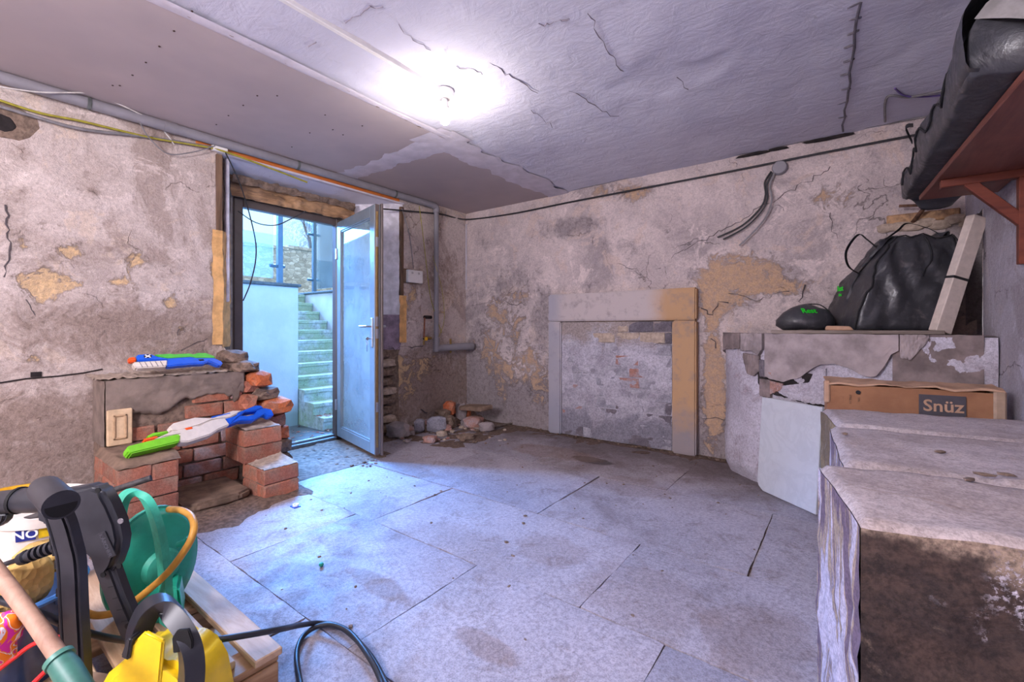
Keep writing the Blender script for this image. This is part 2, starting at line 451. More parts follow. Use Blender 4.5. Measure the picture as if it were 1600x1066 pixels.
# ------------------------------------------------------------------ floor: dirt base and flagstones
mb = MB()
def ffn(u, v):
    x = lerp(XL-0.3, 0.95, u); y = lerp(YF-0.1, YB+0.1, v)
    e = sstep(3.55, 3.95, y) + sstep(-3.05, -3.45, x)
    return (x, y, -0.009 + 0.002*fbm(x, y, 0, 3) + 0.012*min(1, e)*(0.6+fbm(x, y, 1, 7)))
mb.grid(ffn, 90, 120)
floor = struct('floor', mb, M['dirt'], smooth='all', label='old flagstone floor with earth in the joints')
YS = [-2.6, -1.75, -0.85, 0.06, 0.876, 1.54, 2.18, 3.0, 3.90]
ROWJ = [[-2.4, -1.1], [-2.9, -1.6, -0.4], [-2.2, -1.0], [-2.62, -1.62, -0.62], [-2.29, -1.35, -0.5], [-2.14, -0.83], [-2.55, -1.45, -0.35], [-2.05, -0.97]]
for ri in range(8):
    xs = [-3.5 if ri < 4 or ri > 5 else -3.3] + ROWJ[ri] + [XR-0.03]
    for a, b in zip(xs, xs[1:]):
        y0, y1 = YS[ri], YS[ri+1]
        g = 0.0025; sd = random.random()*50
        x0, x1 = a+g, b-g; yy0, yy1 = y0+g, y1-g
        nx, ny = max(4, int((x1-x0)/0.03)), max(4, int((yy1-yy0)/0.03))
        cx, cy = (x0+x1)/2, (yy0+yy1)/2
        tilt = (random.uniform(-.004, .004), random.uniform(-.004, .004)); dz = random.uniform(-.002, .002)
        m2 = MB()
        def fn(u, v):
            x = lerp(x0, x1, u); y = lerp(yy0, yy1, v)
            ed = min(u*(x1-x0), (1-u)*(x1-x0), v*(yy1-yy0), (1-v)*(yy1-yy0))
            j = 0.004*fbm(x+sd, y, 0, 9)
            xx = x + (j if u in (0, 1) else 0); yv = y + (j if v in (0, 1) else 0)
            z = dz + tilt[0]*(x-cx) + tilt[1]*(y-cy) + 0.003*fbm(x, y, sd, 2.5) + 0.0012*fbm(x, y, sd, 12)
            z -= 0.0015*(1-sstep(0, 0.014, ed)) + 0.004*max(0, fbm(x, y, 3, 6))*(1-sstep(0, .10, ed))
            return (xx-cx, yv-cy, z)
        m2.grid(fn, nx, ny)
        n0 = len(m2.v)
        rim = [i for i in range(nx)] + [nx + (nx+1)*j for j in range(ny)] + [(nx+1)*ny + i for i in range(nx, 0, -1)] + [(nx+1)*j for j in range(ny, 0, -1)]
        low = [m2.v[i] + Vector((0, 0, -0.03)) for i in rim]
        for p in low: m2.v.append(p); m2.m.append((0, 0, 0))
        for i in range(len(rim)):
            k2 = (i+1) % len(rim); m2.f.append((rim[i], n0+i, n0+k2, rim[k2]))
        link('flagstone', m2.mesh('flagstone', 0, True), M['flag'], floor, (cx, cy, 0))

# ------------------------------------------------------------------ walls
def blobs(lst, a, z):
    s = 0.0
    for (ca, cz, ra, rz, w) in lst:
        d = ((a-ca)/ra)**2 + ((z-cz)/rz)**2
        if d < 4: s += w*math.exp(-d)
    return s
def LWp(px, py, rx, ry, w):
    p = onX(px, py, XL); q = onX(px+rx, py, XL); s = (p - Vector((0, 0, CAMZ))).dot(CD)
    return (p.y, p.z, abs(q.y-p.y), ry*s/FPX, w)
def BWp(px, py, rx, ry, w):
    p = onY(px, py, YB); q = onY(px+rx, py, YB); s = (p - Vector((0, 0, CAMZ))).dot(CD)
    return (p.x, p.z, abs(q.x-p.x), ry*s/FPX, w)
LO = [LWp(42,380,30,14,.55), LWp(77,356,32,12,.5), LWp(112,392,26,14,.5), LWp(72,456,26,26,.8), LWp(112,447,20,14,.6), LWp(209,405,20,16,.7),
      LWp(183,440,26,10,.6), LWp(281,517,14,14,.6), LWp(265,475,10,8,.5), LWp(335,430,14,90,.35), LWp(60,560,90,14,.3), LWp(300,420,30,20,.25),
      LWp(650,620,40,50,.45), LWp(610,600,26,70,.6), LWp(700,480,30,60,.4), LWp(660,570,60,20,.4), LWp(640,470,20,40,.4), LWp(120,425,60,30,.25), LWp(40,440,40,30,.3), LWp(240,455,40,20,.3), LWp(300,480,40,30,.3)]
LG = [LWp(140,287,30,24,.6), LWp(33,240,26,20,.5), LWp(240,500,120,36,.45), LWp(60,420,70,50,.3), LWp(120,520,120,40,.45), LWp(690,420,40,60,.5), LWp(690,600,60,60,.5),
      LWp(640,590,50,60,.3), LWp(20,330,30,50,.45), LWp(170,390,60,30,.3), LWp(300,540,50,20,.5)]
LWh = [LWp(120,240,120,40,.35), LWp(280,280,90,70,.35), LWp(180,330,40,26,.3), LWp(250,360,80,50,.2), LWp(90,330,26,18,.3), LWp(190,470,30,14,.3), LWp(300,450,20,16,.3)]
def lmask(y, z):
    n = fbm(y, z, 0, 1.4)
    low = (1 - sstep(0.66, 0.74, z + 0.03*fbm(y, 0, 0, 3)))*(1 if y < 2 else .25)
    far = .55 if y > 2 else 1.0
    r = blobs(LO, y, z) + 0.16*n
    g = blobs(LG, y, z) + 0.12 + 0.35*far*(1-sstep(0.5, 1.3, z)) + 0.35*low - 0.15*sstep(1.6, 2.2, z)
    b = blobs(LWh, y, z) - 0.4*low
    return (r*(1-0.8*low), g, b)
def wdisp(a, z, r):
    return 0.010*fbm(a, z, 0, 1.3) + 0.004*fbm(a, z, 4, 6) - 0.007*sstep(.42, .55, r + .25*fbm(a, z, 2, 9))
def left_patch(mb, y0f, y1f, z0, z1, du=0.028):
    W = max(abs(y1f((z0+z1)/2)-y0f((z0+z1)/2)), .05)
    nu = max(2, int(W/du)); nv = max(2, int((z1-z0)/du))
    def yz(u, v):
        z = lerp(z0, z1, v); return lerp(y0f(z), y1f(z), u), z
    def fn(u, v):
        y, z = yz(u, v); m = lmask(y, z); return (XL + wdisp(y, z, m[0]), y, z)
    mb.grid(fn, nu, nv, lambda u, v: lmask(*yz(u, v)))
YO0 = lambda z: 1.36 + 0.02*fbm(z, 3, 0, 6) + 0.10*(1-sstep(.75, 1.0, z))
YO1 = lambda z: 3.04 + 0.02*fbm(z, 9, 0, 6) - 0.05*(1-sstep(.8, 1.0, z))
ZO = 2.385
mb = MB()
left_patch(mb, lambda z: -0.4, YO0, -0.03, ZO)
left_patch(mb, YO1, lambda z: YB+.05, -0.03, ZO)
left_patch(mb, lambda z: -0.4, lambda z: YB+.05, ZO, ZC+0.02)
mb.add([(XL, YF, -.03), (XL, -.4, -.03), (XL, -.4, ZC), (XL, YF, ZC)], [(0,1,2,3)], None, [(0,.3,0)]*4)
wall_left = struct('wall_left', mb, M['wall_left'], smooth='all', label='left wall of stained flaking plaster with the garden door')

BO = [BWp(1165,430,90,34,.8), BWp(1240,450,60,20,.5), BWp(1115,560,18,120,.7), BWp(1290,310,40,40,.35), BWp(800,500,30,40,.45), BWp(770,480,20,30,.4), BWp(850,600,30,40,.3),
      BWp(790,590,40,40,.3), BWp(760,540,30,40,.32), BWp(820,460,40,14,.4), BWp(830,560,24,30,.4), BWp(1115,640,14,60,.4), BWp(1000,300,40,20,.35), BWp(940,300,30,14,.3), BWp(1330,300,50,40,.3), BWp(1000,300,40,20,.25), BWp(1090,230,40,14,.3), BWp(1130,480,60,20,.5), BWp(930,290,60,20,.2), BWp(1430,360,60,30,.3)]
BG = [BWp(900,350,50,20,.6), BWp(960,380,30,16,.4), BWp(800,520,50,40,.4), BWp(830,640,60,40,.7), BWp(760,600,30,60,.45), BWp(1120,660,20,50,.55), BWp(760,450,40,30,.3),
      BWp(1215,260,50,20,.35), BWp(850,470,20,30,.4), BWp(1270,470,40,16,.4), BWp(760,380,30,30,.35), BWp(880,360,70,16,.4), BWp(810,430,40,30,.45), BWp(800,650,70,26,.6), BWp(740,520,20,60,.5), BWp(850,520,16,50,.45), BWp(1000,385,30,16,.4), BWp(1330,240,50,14,.35), BWp(1400,300,40,40,.25), BWp(1120,690,20,20,.5)]
BWh = [BWp(870,400,80,30,.35), BWp(1000,420,80,20,.4), BWp(1080,330,100,40,.3), BWp(1300,400,60,40,.25), BWp(850,290,100,20,.3), BWp(1350,260,80,40,.25)]
def bmask(x, z):
    n = fbm(x, z, 5, 1.4)
    r = blobs(BO, x, z) + 0.18*n + 0.12*(1-sstep(.5, 1.2, z))
    g = blobs(BG, x, z) + 0.08 + 0.45*(1-sstep(.3, 1.0, z)) - 0.12*sstep(1.5, 2.0, z)
    return (r, g, blobs(BWh, x, z))
mb = MB()
def bfn(u, v):
    x = lerp(XL-.05, XR+.05, u); z = lerp(-.03, ZC+.02, v); m = bmask(x, z)
    return (x, YB - wdisp(x+7, z, m[0]), z)
mb.grid(bfn, 150, 88, lambda u, v: bmask(lerp(XL-.05, XR+.05, u), lerp(-.03, ZC+.02, v)))
wall_back = struct('wall_back', mb, M['wall_back'], smooth='all', label='back wall of stained peeling plaster behind the blocked fireplace')

def rmask(y, z):
    n = fbm(y, z, 8, 1.5)
    return (0.15*n + .35*(1-sstep(.3, .9, z)), 0.05 + .3*(1-sstep(.3, .8, z)), .3)
mb = MB()
def right_patch(y0, y1, z0, z1):
    nu = max(2, int((y1-y0)/.03)); nv = max(2, int((z1-z0)/.03))
    mb.grid(lambda u, v: (XR - wdisp(lerp(y0,y1,u)+17, lerp(z0,z1,v), 0), lerp(y0,y1,u), lerp(z0,z1,v)), nu, nv,
            lambda u, v: rmask(lerp(y0,y1,u), lerp(z0,z1,v)), flip=True)
NY, NZ0, NZ1 = 3.54, 1.04, 1.74
right_patch(0.6, NY, -.03, ZC+.02); right_patch(NY, YB+.02, NZ1, ZC+.02); right_patch(NY, YB+.02, -.03, NZ0)
mb.add([(XR, YF, -.03), (XR, .6, -.03), (XR, .6, ZC), (XR, YF, ZC)], [(3,2,1,0)], None, [(0,.1,.3)]*4)
wall_right = struct('wall_right', mb, M['wall_right'], smooth='all', label='bluish white plaster wall on the right')
mb = MB()
XN = 0.90
mb.grid(lambda u, v: (XN+.02*fbm(u*3, v*3, 1), lerp(NY, YB+.02, u), lerp(NZ0, NZ1, v)), 12, 16, lambda u, v: (.2, .9, 0), flip=True)
mb.grid(lambda u, v: (lerp(XR-.006, XN+.02, u), NY+.012*fbm(u*5, v*6, 3), lerp(NZ0, NZ1, v)), 8, 16, lambda u, v: (.3, .5, 0))
mb.grid(lambda u, v: (lerp(XR, XN+.02, u), YB, lerp(NZ0, NZ1, v)), 8, 16, lambda u, v: (.2, .9, 0), flip=True)
mb.grid(lambda u, v: (lerp(XR-.006, XN+.02, u), lerp(NY, YB+.02, v), NZ1+.01*fbm(u*5, v*4, 6)), 8, 12, lambda u, v: (.2, .8, 0))
mb.grid(lambda u, v: (lerp(XR-.006, XN+.02, u), lerp(NY, YB+.02, v), NZ0), 8, 12, lambda u, v: (.2, .7, 0), flip=True)
put('recess_lining', mb, M['wall_back'], wall_right, smooth='all')
mb = MB().add([(XL, YF, -.03), (XR, YF, -.03), (XR, YF, ZC), (XL, YF, ZC)], [(0,3,2,1)], None, [(0,.2,.2)]*4)
struct('wall_front', mb, M['wall_back'], label='plain plaster wall behind the viewer')

# ------------------------------------------------------------------ ceiling: plaster, plasterboard panels, skimmed joints
XB = -2.36
mb = MB()
def cz(x, y):
    return ZC + 0.012*fbm(x, y, 0, .9) + 0.005*fbm(x*1.0, y*.5, 2, 5) + 0.01*sstep(.3, .6, fbm(x, y, 9, 1.6))
mb.grid(lambda u, v: (lerp(XB-.05, XR+.05, u), lerp(YF, YB+.02, v), cz(lerp(XB-.05, XR+.05, u), lerp(YF, YB+.02, v))), 90, 190, flip=True)
mb.add([(XL-.3, YF, ZC+.05), (XR+.1, YF, ZC+.05), (XR+.1, YB+.1, ZC+.05), (XL-.3, YB+.1, ZC+.05)], [(0,3,2,1)])
ceiling = struct('ceiling', mb, M['ceiling'], smooth='all', label='cracked whitish painted plaster ceiling')
def board(x0, x1, y0, y1, m, z=ZC-.012, nm='plasterboard_panel', t=.012, jag=0.0):
    b = MB()
    n = 40
    left = [(x0, lerp(y0, y1, i/n)) for i in range(n+1)]
    rightp = [(x1 + jag*fbm(lerp(y0, y1, i/n), 3, 0, 5), lerp(y0, y1, i/n)) for i in range(n+1)]
    b.prism([p for p in rightp] + left[::-1], Matrix.Translation((0, 0, z+t/2)), t)
    return put(nm, b, m, ceiling)
board(XL, XB, -2.6, -1.35, M['plasterboard'], jag=.02)
board(XL, XB, -1.345, 2.36, M['plasterboard'], jag=.02)
board(XL, -2.47, 2.45, YB, M['plasterboard'], jag=.03)
# skim strips over the joints, ragged both sides
def strip(pa, pb, wa, wb, z, nm='skim_strip'):
    pa = Vector(pa); pb = Vector(pb); d = (pb-pa).normalized(); nrm = Vector((-d.y, d.x, 0)); b = MB()
    def fn(u, v):
        p = pa.lerp(pb, u); w = lerp(wa, wb, u); e = (v-.5)*2
        q = p + nrm*w*.5*e*(1+.40*fbm(u*7, 1 if e > 0 else 9, 0, 1.7)*abs(e))
        return (q.x, q.y, z + .0035*e*e*abs(e) + .001*fbm(q.x, q.y, 0, 9))
    b.grid(fn, 80, 8, flip=(fn(0, 1)[0]-fn(0, 0)[0])*0 == 1)
    return put(nm, b, M['skim'], ceiling, smooth='all')
strip((XL, 2.37, 0), (XB+.14, 2.38, 0), .20, .24, ZC-.0155)
strip((-2.41, 2.18, 0), (-2.41, YB, 0), .30, .28, ZC-.0170)
strip((XB+.02, -2.5, 0), (XB+.03, 2.35, 0), .05, .07, ZC-.0185)
# ragged broken lip of lath where the plaster meets the boards
b = MB()
for i in range(60):
    y = -.2 + i*.042 + random.uniform(-.02, .02)
    if random.random() < .4: continue
    b.lump((XB+.02+random.uniform(-.012,.012), y, ZC-.012), (random.uniform(.012,.03), random.uniform(.03,.13), .014), i, .4, 1)
put('broken_plaster_lip', b, plain('torn_lath_edge', col(138,120,110), .95, var=.3, scale=30), ceiling)
b = MB()
for px, py in [(300,18),(272,49),(249,73),(228,98),(207,118),(187,134),(176,134),(380,165),(357,181),(338,195),(508,180),(484,208),(456,230),(520,203),(566,197),(536,211),(433,150),(402,150)]:
    p = onZ(px, py, ZC-.014)
    b.lump((p.x, p.y, ZC-.013), (.014, .010, .006), int(px), .2, 1)
put('screw_head', b, plain('screw_rust', col(70,50,44), .6), ceiling)['kind'] = 'stuff'
b = MB()
for i in range(9):    # torn nail line down the ceiling on the right
    p = onZ(1335 - i*2.6 + random.uniform(-3,3), 6+i*22, ZC)
    b.lump((p.x, p.y, ZC-.004), (.05, .014, .012), 40+i, .4, 1, rz=R(random.uniform(-20, 20)))
pa, pb_ = onZ(1344, 2, ZC), onZ(1316, 205, ZC)
b.tube([(lerp(pa.x, pb_.x, t/12)+random.uniform(-.006,.006), lerp(pa.y, pb_.y, t/12), ZC-.004) for t in range(13)], .006, 6)
put('nail_line', b, plain('torn_line', col(110,104,112), .9), ceiling)
M['dust'] = plain('pale_mortar_dust', col(178,160,144), .95, var=.15, scale=30, bump=.5)
# ------------------------------------------------------------------ door reveal (parts of the left wall)
XD = -3.95                                    # inner face of the door frame
DY0, DY1, DH = 1.61, 2.44, 2.07               # clear opening
FW = 0.07
def reveal(fn, nu, nv, m, nm, flip=False):
    b = MB(); b.grid(fn, nu, nv, None, flip); return put(nm, b, m, wall_left, smooth='all')
# left reveal: rough stone with ochre dressed stone, timber lath and a white plaster strip
reveal(lambda u, v: (lerp(XL+.004, XD-.1, u), lerp(YO0(v*ZO)-.002, 1.56, u) + .02*fbm(u*3, v*9, 4, 1.6)*(4*u*(1-u)), lerp(-.03, ZO, v)), 10, 60, M['mortar'], 'reveal_stonework')
def slab(nm, a, bq, m, bev=.006, amp=.004, parent=None):
    b = MB().box(a, bq); return put(nm, b, m, parent or wall_left, bevel=bev)
b = MB(); b.grid(lambda u, v: (lerp(XL+.012, XL-.09, u)+.006*fbm(u*3, v*6, 1, 2), lerp(1.345, 1.435, u)+.008*fbm(u*4, v*8, 7, 1.5)+.02, lerp(.94, 1.80, v)), 6, 30)
put('dressed_stone', b, M['stone_ochre'], wall_left, smooth='all')
b = MB(); b.grid(lambda u, v: (XL+.014+.004*fbm(u*3, v*6, 1, 2), lerp(1.30, 1.368, u)+.01*fbm(v*5, 0, 7, 1.5), lerp(.96, 1.80, v)), 4, 30)
put('dressed_stone', b, M['stone_ochre'], wall_left, smooth='all')
b = MB().box((XL-.02, 1.325, 1.80), (XL+.016, 1.365, 2.36)); put('timber_lath', b, M['timber_old_z'], wall_left, bevel=.004)
b = MB().box((XL-.16, 1.405, 1.28), (XL-.03, 1.43, 2.36)); put('plaster_strip', b, M['render_pale'], wall_left, bevel=.006)
# right reveal, splayed
def rr(u, v, z0, z1): 
    z = lerp(z0, z1, v); return (lerp(XD-.1, XL+.004, u), lerp(2.50, YO1(z)+.004, u)+.012*fbm(u*3, v*7, 2, 2)*4*u*(1-u), z)
reveal(lambda u, v: rr(u, v, 1.22, ZO), 12, 40, M['render_pale'], 'reveal_plaster')
reveal(lambda u, v: rr(u, v, .86, 1.22), 12, 14, M['purple_paint'], 'reveal_plaster')
reveal(lambda u, v: rr(u, v, -.03, .86), 12, 30, M['mortar'], 'reveal_stonework')
b = MB().box((XL-.03, 3.015, 1.42), (XL+.014, 3.055, 2.34)); put('timber_lath', b, M['timber_old_z'], wall_left, bevel=.004)
b = MB(); b.grid(lambda u, v: (XL+.012+.003*fbm(u*3, v*6, 5, 2), lerp(3.0, 3.09, u)+.012*fbm(v*6, 1, 7, 1.5), lerp(.93, 1.42, v)), 4, 20)
put('dressed_stone', b, M['stone_ochre'], wall_left, smooth='all')
for i in range(9):                            # toothed rubble courses under the right reveal
    z = .06 + i*.095
    y = 2.86 + .05*math.sin(i*2.1)
    b = MB().lump((XL-.11, y, z), (.20, .26+.08*random.random(), .092), 200+i, .14, 2, 0, 0, .85)
    put('rubble_stone', b, M['dust'] if i % 3 == 1 else M['mortar'], wall_left)
# soffit, timber bearer, rough lintel
b = MB().add([(XL-.005, 1.33, 2.375), (XL-.005, 3.06, 2.375), (XD-.1, 2.62, 2.30), (XD-.1, 1.50, 2.30)], [(0,1,2,3)])
put('soffit_board', b, M['ceiling'], wall_left)
b = MB().box((XL-.05, 1.20, 2.385), (XL+.012, 3.0, 2.432)); put('timber_bearer', b, M['timber_orange'], wall_left, bevel=.004)
b = MB().box((XL-.05, 1.33, 2.368), (XL+.010, 3.06, 2.386)); put('plaster_strip', b, M['skim'], wall_left, bevel=.003)
b = MB(); b.grid(lambda u, v: (XD+.03+.03*fbm(u*9, v*2, 1, 1.5)+.03*(1-v), lerp(1.50, 2.60, u), lerp(DH+FW-.01, 2.305, v)+.01*fbm(u*8, v, 3, 1.2)), 50, 8)
put('rough_lintel', b, M['timber_old_y'], wall_left, smooth='all')
b = MB(); b.grid(lambda u, v: (XD+.075+.025*fbm(u*11, v*2, 4, 1.5), lerp(1.50, 2.60, u), lerp(2.235, 2.30, v)+.014*fbm(u*10, v, 5, 1.3)), 50, 4)
put('rough_mortar', b, M['mortar'], wall_left, smooth='all')
# wall body outside so no sky leaks round the frame
b = MB()
b.box((XD-.12, -2.6, -.3), (XD-.02, DY0-FW, 2.9)); b.box((XD-.12, DY1+FW, -.3), (XD-.02, 4.3, 2.9)); b.box((XD-.12, DY0-FW, DH+FW), (XD-.02, DY1+FW, 2.9))
put('outer_leaf', b, plain('outer_stone', col(170,165,160), .9), wall_left)

# ------------------------------------------------------------------ glazed door
M['frame_brown'] = plain('door_frame_foil', col(92,80,76), .38, spec=.5, var=.06, scale=12)
M['frame_face'] = plain('door_leaf_outer_foil', col(120,132,140), .25, spec=.6, var=.04, scale=10)
M['seal'] = plain('rubber_seal', col(36,34,36), .6)
M['steel'] = plain('brushed_steel', col(190,190,195), .3, .9, var=.05)
M['brass'] = plain('aged_brass', col(170,140,90), .35, .9, var=.08)
def glass_mat(name, tint, refl, dust, dustcol):
    k = Mat(name); nt = k.nt; nt.nodes.remove(k.b)
    out = nt.nodes['Material Output']
    tr = k.n('ShaderNodeBsdfTransparent'); tr.inputs[0].default_value = tint
    gl = k.n('ShaderNodeBsdfGlossy'); gl.inputs['Roughness'].default_value = .02
    fr = k.n('ShaderNodeFresnel'); fr.inputs[0].default_value = 1.5
    mx = k.n('ShaderNodeMixShader'); k.l(k.op('ADD', fr.outputs[0], refl), mx.inputs[0]); k.l(tr.outputs[0], mx.inputs[1]); k.l(gl.outputs[0], mx.inputs[2])
    df = k.n('ShaderNodeBsdfDiffuse'); df.inputs[0].default_value = dustcol
    m2 = k.n('ShaderNodeMixShader'); nz = k.rng(k.noise(3, 5), .2, .8, dust*.7, dust*1.3); k.l(nz, m2.inputs[0])
    k.l(mx.outputs[0], m2.inputs[1]); k.l(df.outputs[0], m2.inputs[2]); k.l(m2.outputs[0], out.inputs[0])
    return k.m
M['glass_door'] = glass_mat('door_glass', (.80,.93,1,1), .10, .30, col(200,225,235))
M['glass_rail'] = glass_mat('balustrade_glass', (.84,.95,1,1), .03, .10, col(225,240,245))
door = thing('door_1', 'open glazed door with dark frame leading to the outside steps', None, (XD, DY1, 0), None, 'structure')
def fr(nm, a, b_, m=M['frame_brown'], par=door, bev=.006):
    return put(nm, MB().box(a, b_), m, par, bevel=bev)
fr('jamb', (XD-.07, DY0-FW, 0), (XD, DY0, DH+FW)); fr('jamb', (XD-.07, DY1, 0), (XD, DY1+FW, DH+FW)); fr('head', (XD-.07, DY0, DH), (XD, DY1, DH+FW))
fr('threshold', (XD-.10, DY0, -.06), (XD+.02, DY1, .035), plain('grey_threshold', col(120,124,128), .4, .3))
fr('threshold_lip', (XD-.06, DY0, .035), (XD-.03, DY1, .055), M['steel'])
leaf_dir = Vector((.976, -.217, 0)).normalized(); leaf_n = Vector((-leaf_dir.y, leaf_dir.x, 0))   # along the leaf, away from camera
hinge = Vector((XD+.02, DY1-.005, .045)); LW_, LH, LT = .865, 2.05, .062
TL = frame(hinge, leaf_dir, leaf_n)           # local x along leaf, y through it (away), z up
leaf = link('door_leaf', MB().prism([(0,0),(0.001,0),(0.001,.001)], Matrix.Translation((0,0,-9)), .001).mesh('x'), None, door); bpy.data.objects.remove(leaf)
def lp(nm, a, b_, m, par, bev=.004, label=None):
    return put(nm, MB().box(a, b_, TL), m, par, bevel=bev, label=label)
S = .095
leaf = thing('door_leaf', None, None, hinge); leaf.parent = door; leaf.location = hinge - door.location
lp('stile', (0, 0, 0), (S, LT, LH), M['frame_face'], leaf); st = lp('stile', (LW_-S, 0, 0), (LW_, LT-.012, LH), M['frame_face'], leaf)
lp('rail', (S, 0, 0), (LW_-S, LT, S), M['frame_face'], leaf); lp('rail', (S, 0, LH-S), (LW_-S, LT, LH), M['frame_face'], leaf)
lp('glazing_bead', (S, .006, S), (S+.014, LT-.01, LH-S), M['frame_face'], leaf); lp('glazing_bead', (LW_-S-.014, .006, S), (LW_-S, LT-.01, LH-S), M['frame_face'], leaf)
lp('glazing_bead', (S, .006, S), (LW_-S, LT-.01, S+.014), M['frame_face'], leaf); lp('glazing_bead', (S, .006, LH-S-.014), (LW_-S, LT-.01, LH-S), M['frame_face'], leaf)
lp('pane', (S, .018, S), (LW_-S, .024, LH-S), M['glass_door'], leaf, 0); lp('pane', (S, .040, S), (LW_-S, .044, LH-S), M['glass_door'], leaf, 0)
lp('edge_profile', (LW_, .004, 0), (LW_+.004, .040, LH), M['frame_brown'], leaf); lp('edge_rebate', (LW_-.02, LT-.012, -.008), (LW_+.022, LT+.006, LH+.008), M['frame_brown'], leaf)
lp('lock_strip', (LW_+.004, .012, .06), (LW_+.007, .028, LH-.06), M['brass'], leaf, .001)
for zz in (.35, .95, 1.05, 1.7): lp('lock_keep', (LW_+.006, .010, zz), (LW_+.010, .030, zz+.08), M['steel'], leaf, .001)
pz = 1.0
lp('lock_plate', (LW_-.066, -.008, pz-.12), (LW_-.03, 0, pz+.12), M['steel'], leaf, .003)
hd = put('handle', MB().tube([TL @ Vector(p) for p in [(LW_-.048,-.005,pz+.05),(LW_-.048,-.05,pz+.05),(LW_-.062,-.055,pz+.05),(LW_-.17,-.055,pz+.05)]], .010, 10), M['steel'], leaf, smooth=True)
put('handle', MB().tube([TL @ Vector(p) for p in [(LW_-.048,LT,pz+.05),(LW_-.048,LT+.05,pz+.05),(LW_-.17,LT+.055,pz+.05)]], .010, 10), M['steel'], leaf, smooth=True)
b = MB(); b.tube([TL @ Vector(p) for p in [(LW_-.048,-.004,pz-.05),(LW_-.048,-.035,pz-.05)]], .006, 8)
b.prism([(.014*math.cos(a*PI/6), .014*math.sin(a*PI/6)) for a in range(12)], TL @ frame((LW_-.048,-.040,pz-.05), (0,1,0), (0,0,1)), .003)
b.tube([TL @ Vector((LW_-.048+.016*math.sin(a*PI/6), -.042, pz-.085+.022*math.cos(a*PI/6))) for a in range(13)], .0015, 5)
b.box((LW_-.056,-.046,pz-.155), (LW_-.040,-.043,pz-.10), TL)
put('key', b, M['steel'], leaf)
# trunk of light-grey strip outside of hinge
put('hinge', MB().tube([hinge + Vector((-.012,.0,.25)), hinge + Vector((-.012,.0,.35))], .012, 10), M['steel'], door, smooth=True)
put('hinge', MB().tube([hinge + Vector((-.012,.0,1.7)), hinge + Vector((-.012,.0,1.8))], .012, 10), M['steel'], door, smooth=True)

# ------------------------------------------------------------------ outside: sunken landing, white area wall, steps, balustrade
def white_render():
    k = Mat('white_render', .9, 0, .2)
    n1 = k.noise(2, 7); n2 = k.noise(60, 4); x, y, z = k.xyz()
    zz = k.op('ADD', z, k.op('MULTIPLY', n1, -.35))
    c = k.mix(k.rng(n1, .35, .65), col(206,202,200), col(190,188,188))
    c = k.mix(k.op('MULTIPLY', k.rng(zz, .02, -.2), .6), c, col(112,128,98))
    k.color(c); k.bump(n2, .3, .006); return k.m
M['white_render'] = white_render()
def mossy():
    k = Mat('mossy_concrete', .9, 0, .2)
    n1 = k.noise(2.5, 7, .65); n2 = k.noise(14, 7, .7); n3 = k.noise(70, 4)
    c = k.mix(k.rng(n2, .35, .65), col(206,204,194), col(162,160,148))
    c = k.mix(k.op('MULTIPLY', k.rng(n1, .36, .58), .85), c, k.mix(k.rng(n3, .3, .7), col(150,162,116), col(178,184,146)))
    c = k.mix(k.op('MULTIPLY', k.rng(n2, .6, .7), .6), c, col(60,58,50))
    k.color(c); k.bump(k.op('ADD', n2, n3), .5, .01); return k.m
M['mossy'] = mossy()
M['coping'] = plain('dark_coping', col(96,98,96), .8, var=.2, scale=14, bump=.3)
M['post'] = plain('grey_metal_post', col(86,104,116), .4, .3, var=.05)
M['paving'] = plain('wet_paving', col(98,96,92), .6, var=.2, scale=9, bump=.3)
M['stone_far'] = None
ZL = -.146
XW, YW, YS_R = -5.57, 2.92, 4.03
b = MB().box((-5.62, -1.5, ZL-.1), (XD-.1, 4.3, ZL)); struct('outside_landing', b, M['paving'], label='paved landing outside the door covered in dead leaves')
b = MB(); b.box((XW-.25, -1.8, ZL-.1), (XW, YW, 1.60)); b.box((-7.9, YW-.22, ZL-.1), (XW-.25, YW, 1.60))
struct('area_wall', b, M['white_render'], bevel=.012, label='white rendered retaining wall outside the door left of the steps')
b = MB(); b.box((XW-.27, -1.8, 1.60), (XW+.03, YW+.02, 1.635)); b.box((-7.9, YW-.24, 1.60), (XW-.27, YW+.02, 1.635))
struct('wall_coping', b, M['coping'], bevel=.005, label='thin dark coping along the white wall top')
b = MB(); b.box((-8.1, YS_R, ZL-.1), (XD-.12, YS_R+.25, 1.66))
struct('side_wall', b, M['white_render'], bevel=.012, label='white rendered wall on the right of the steps')
b = MB(); b.box((-8.1, YS_R-.03, 1.66), (XD-.12, YS_R+.28, 1.69)); struct('side_coping', b, M['coping'], bevel=.005, label='dark coping on the wall right of the steps')
stairs = thing('garden_steps', 'mossy concrete steps climbing between white walls outside the door', 'steps', (-5.1, 3.47, ZL))
RIS, GO = .15, .222
rnd = random.Random(5)
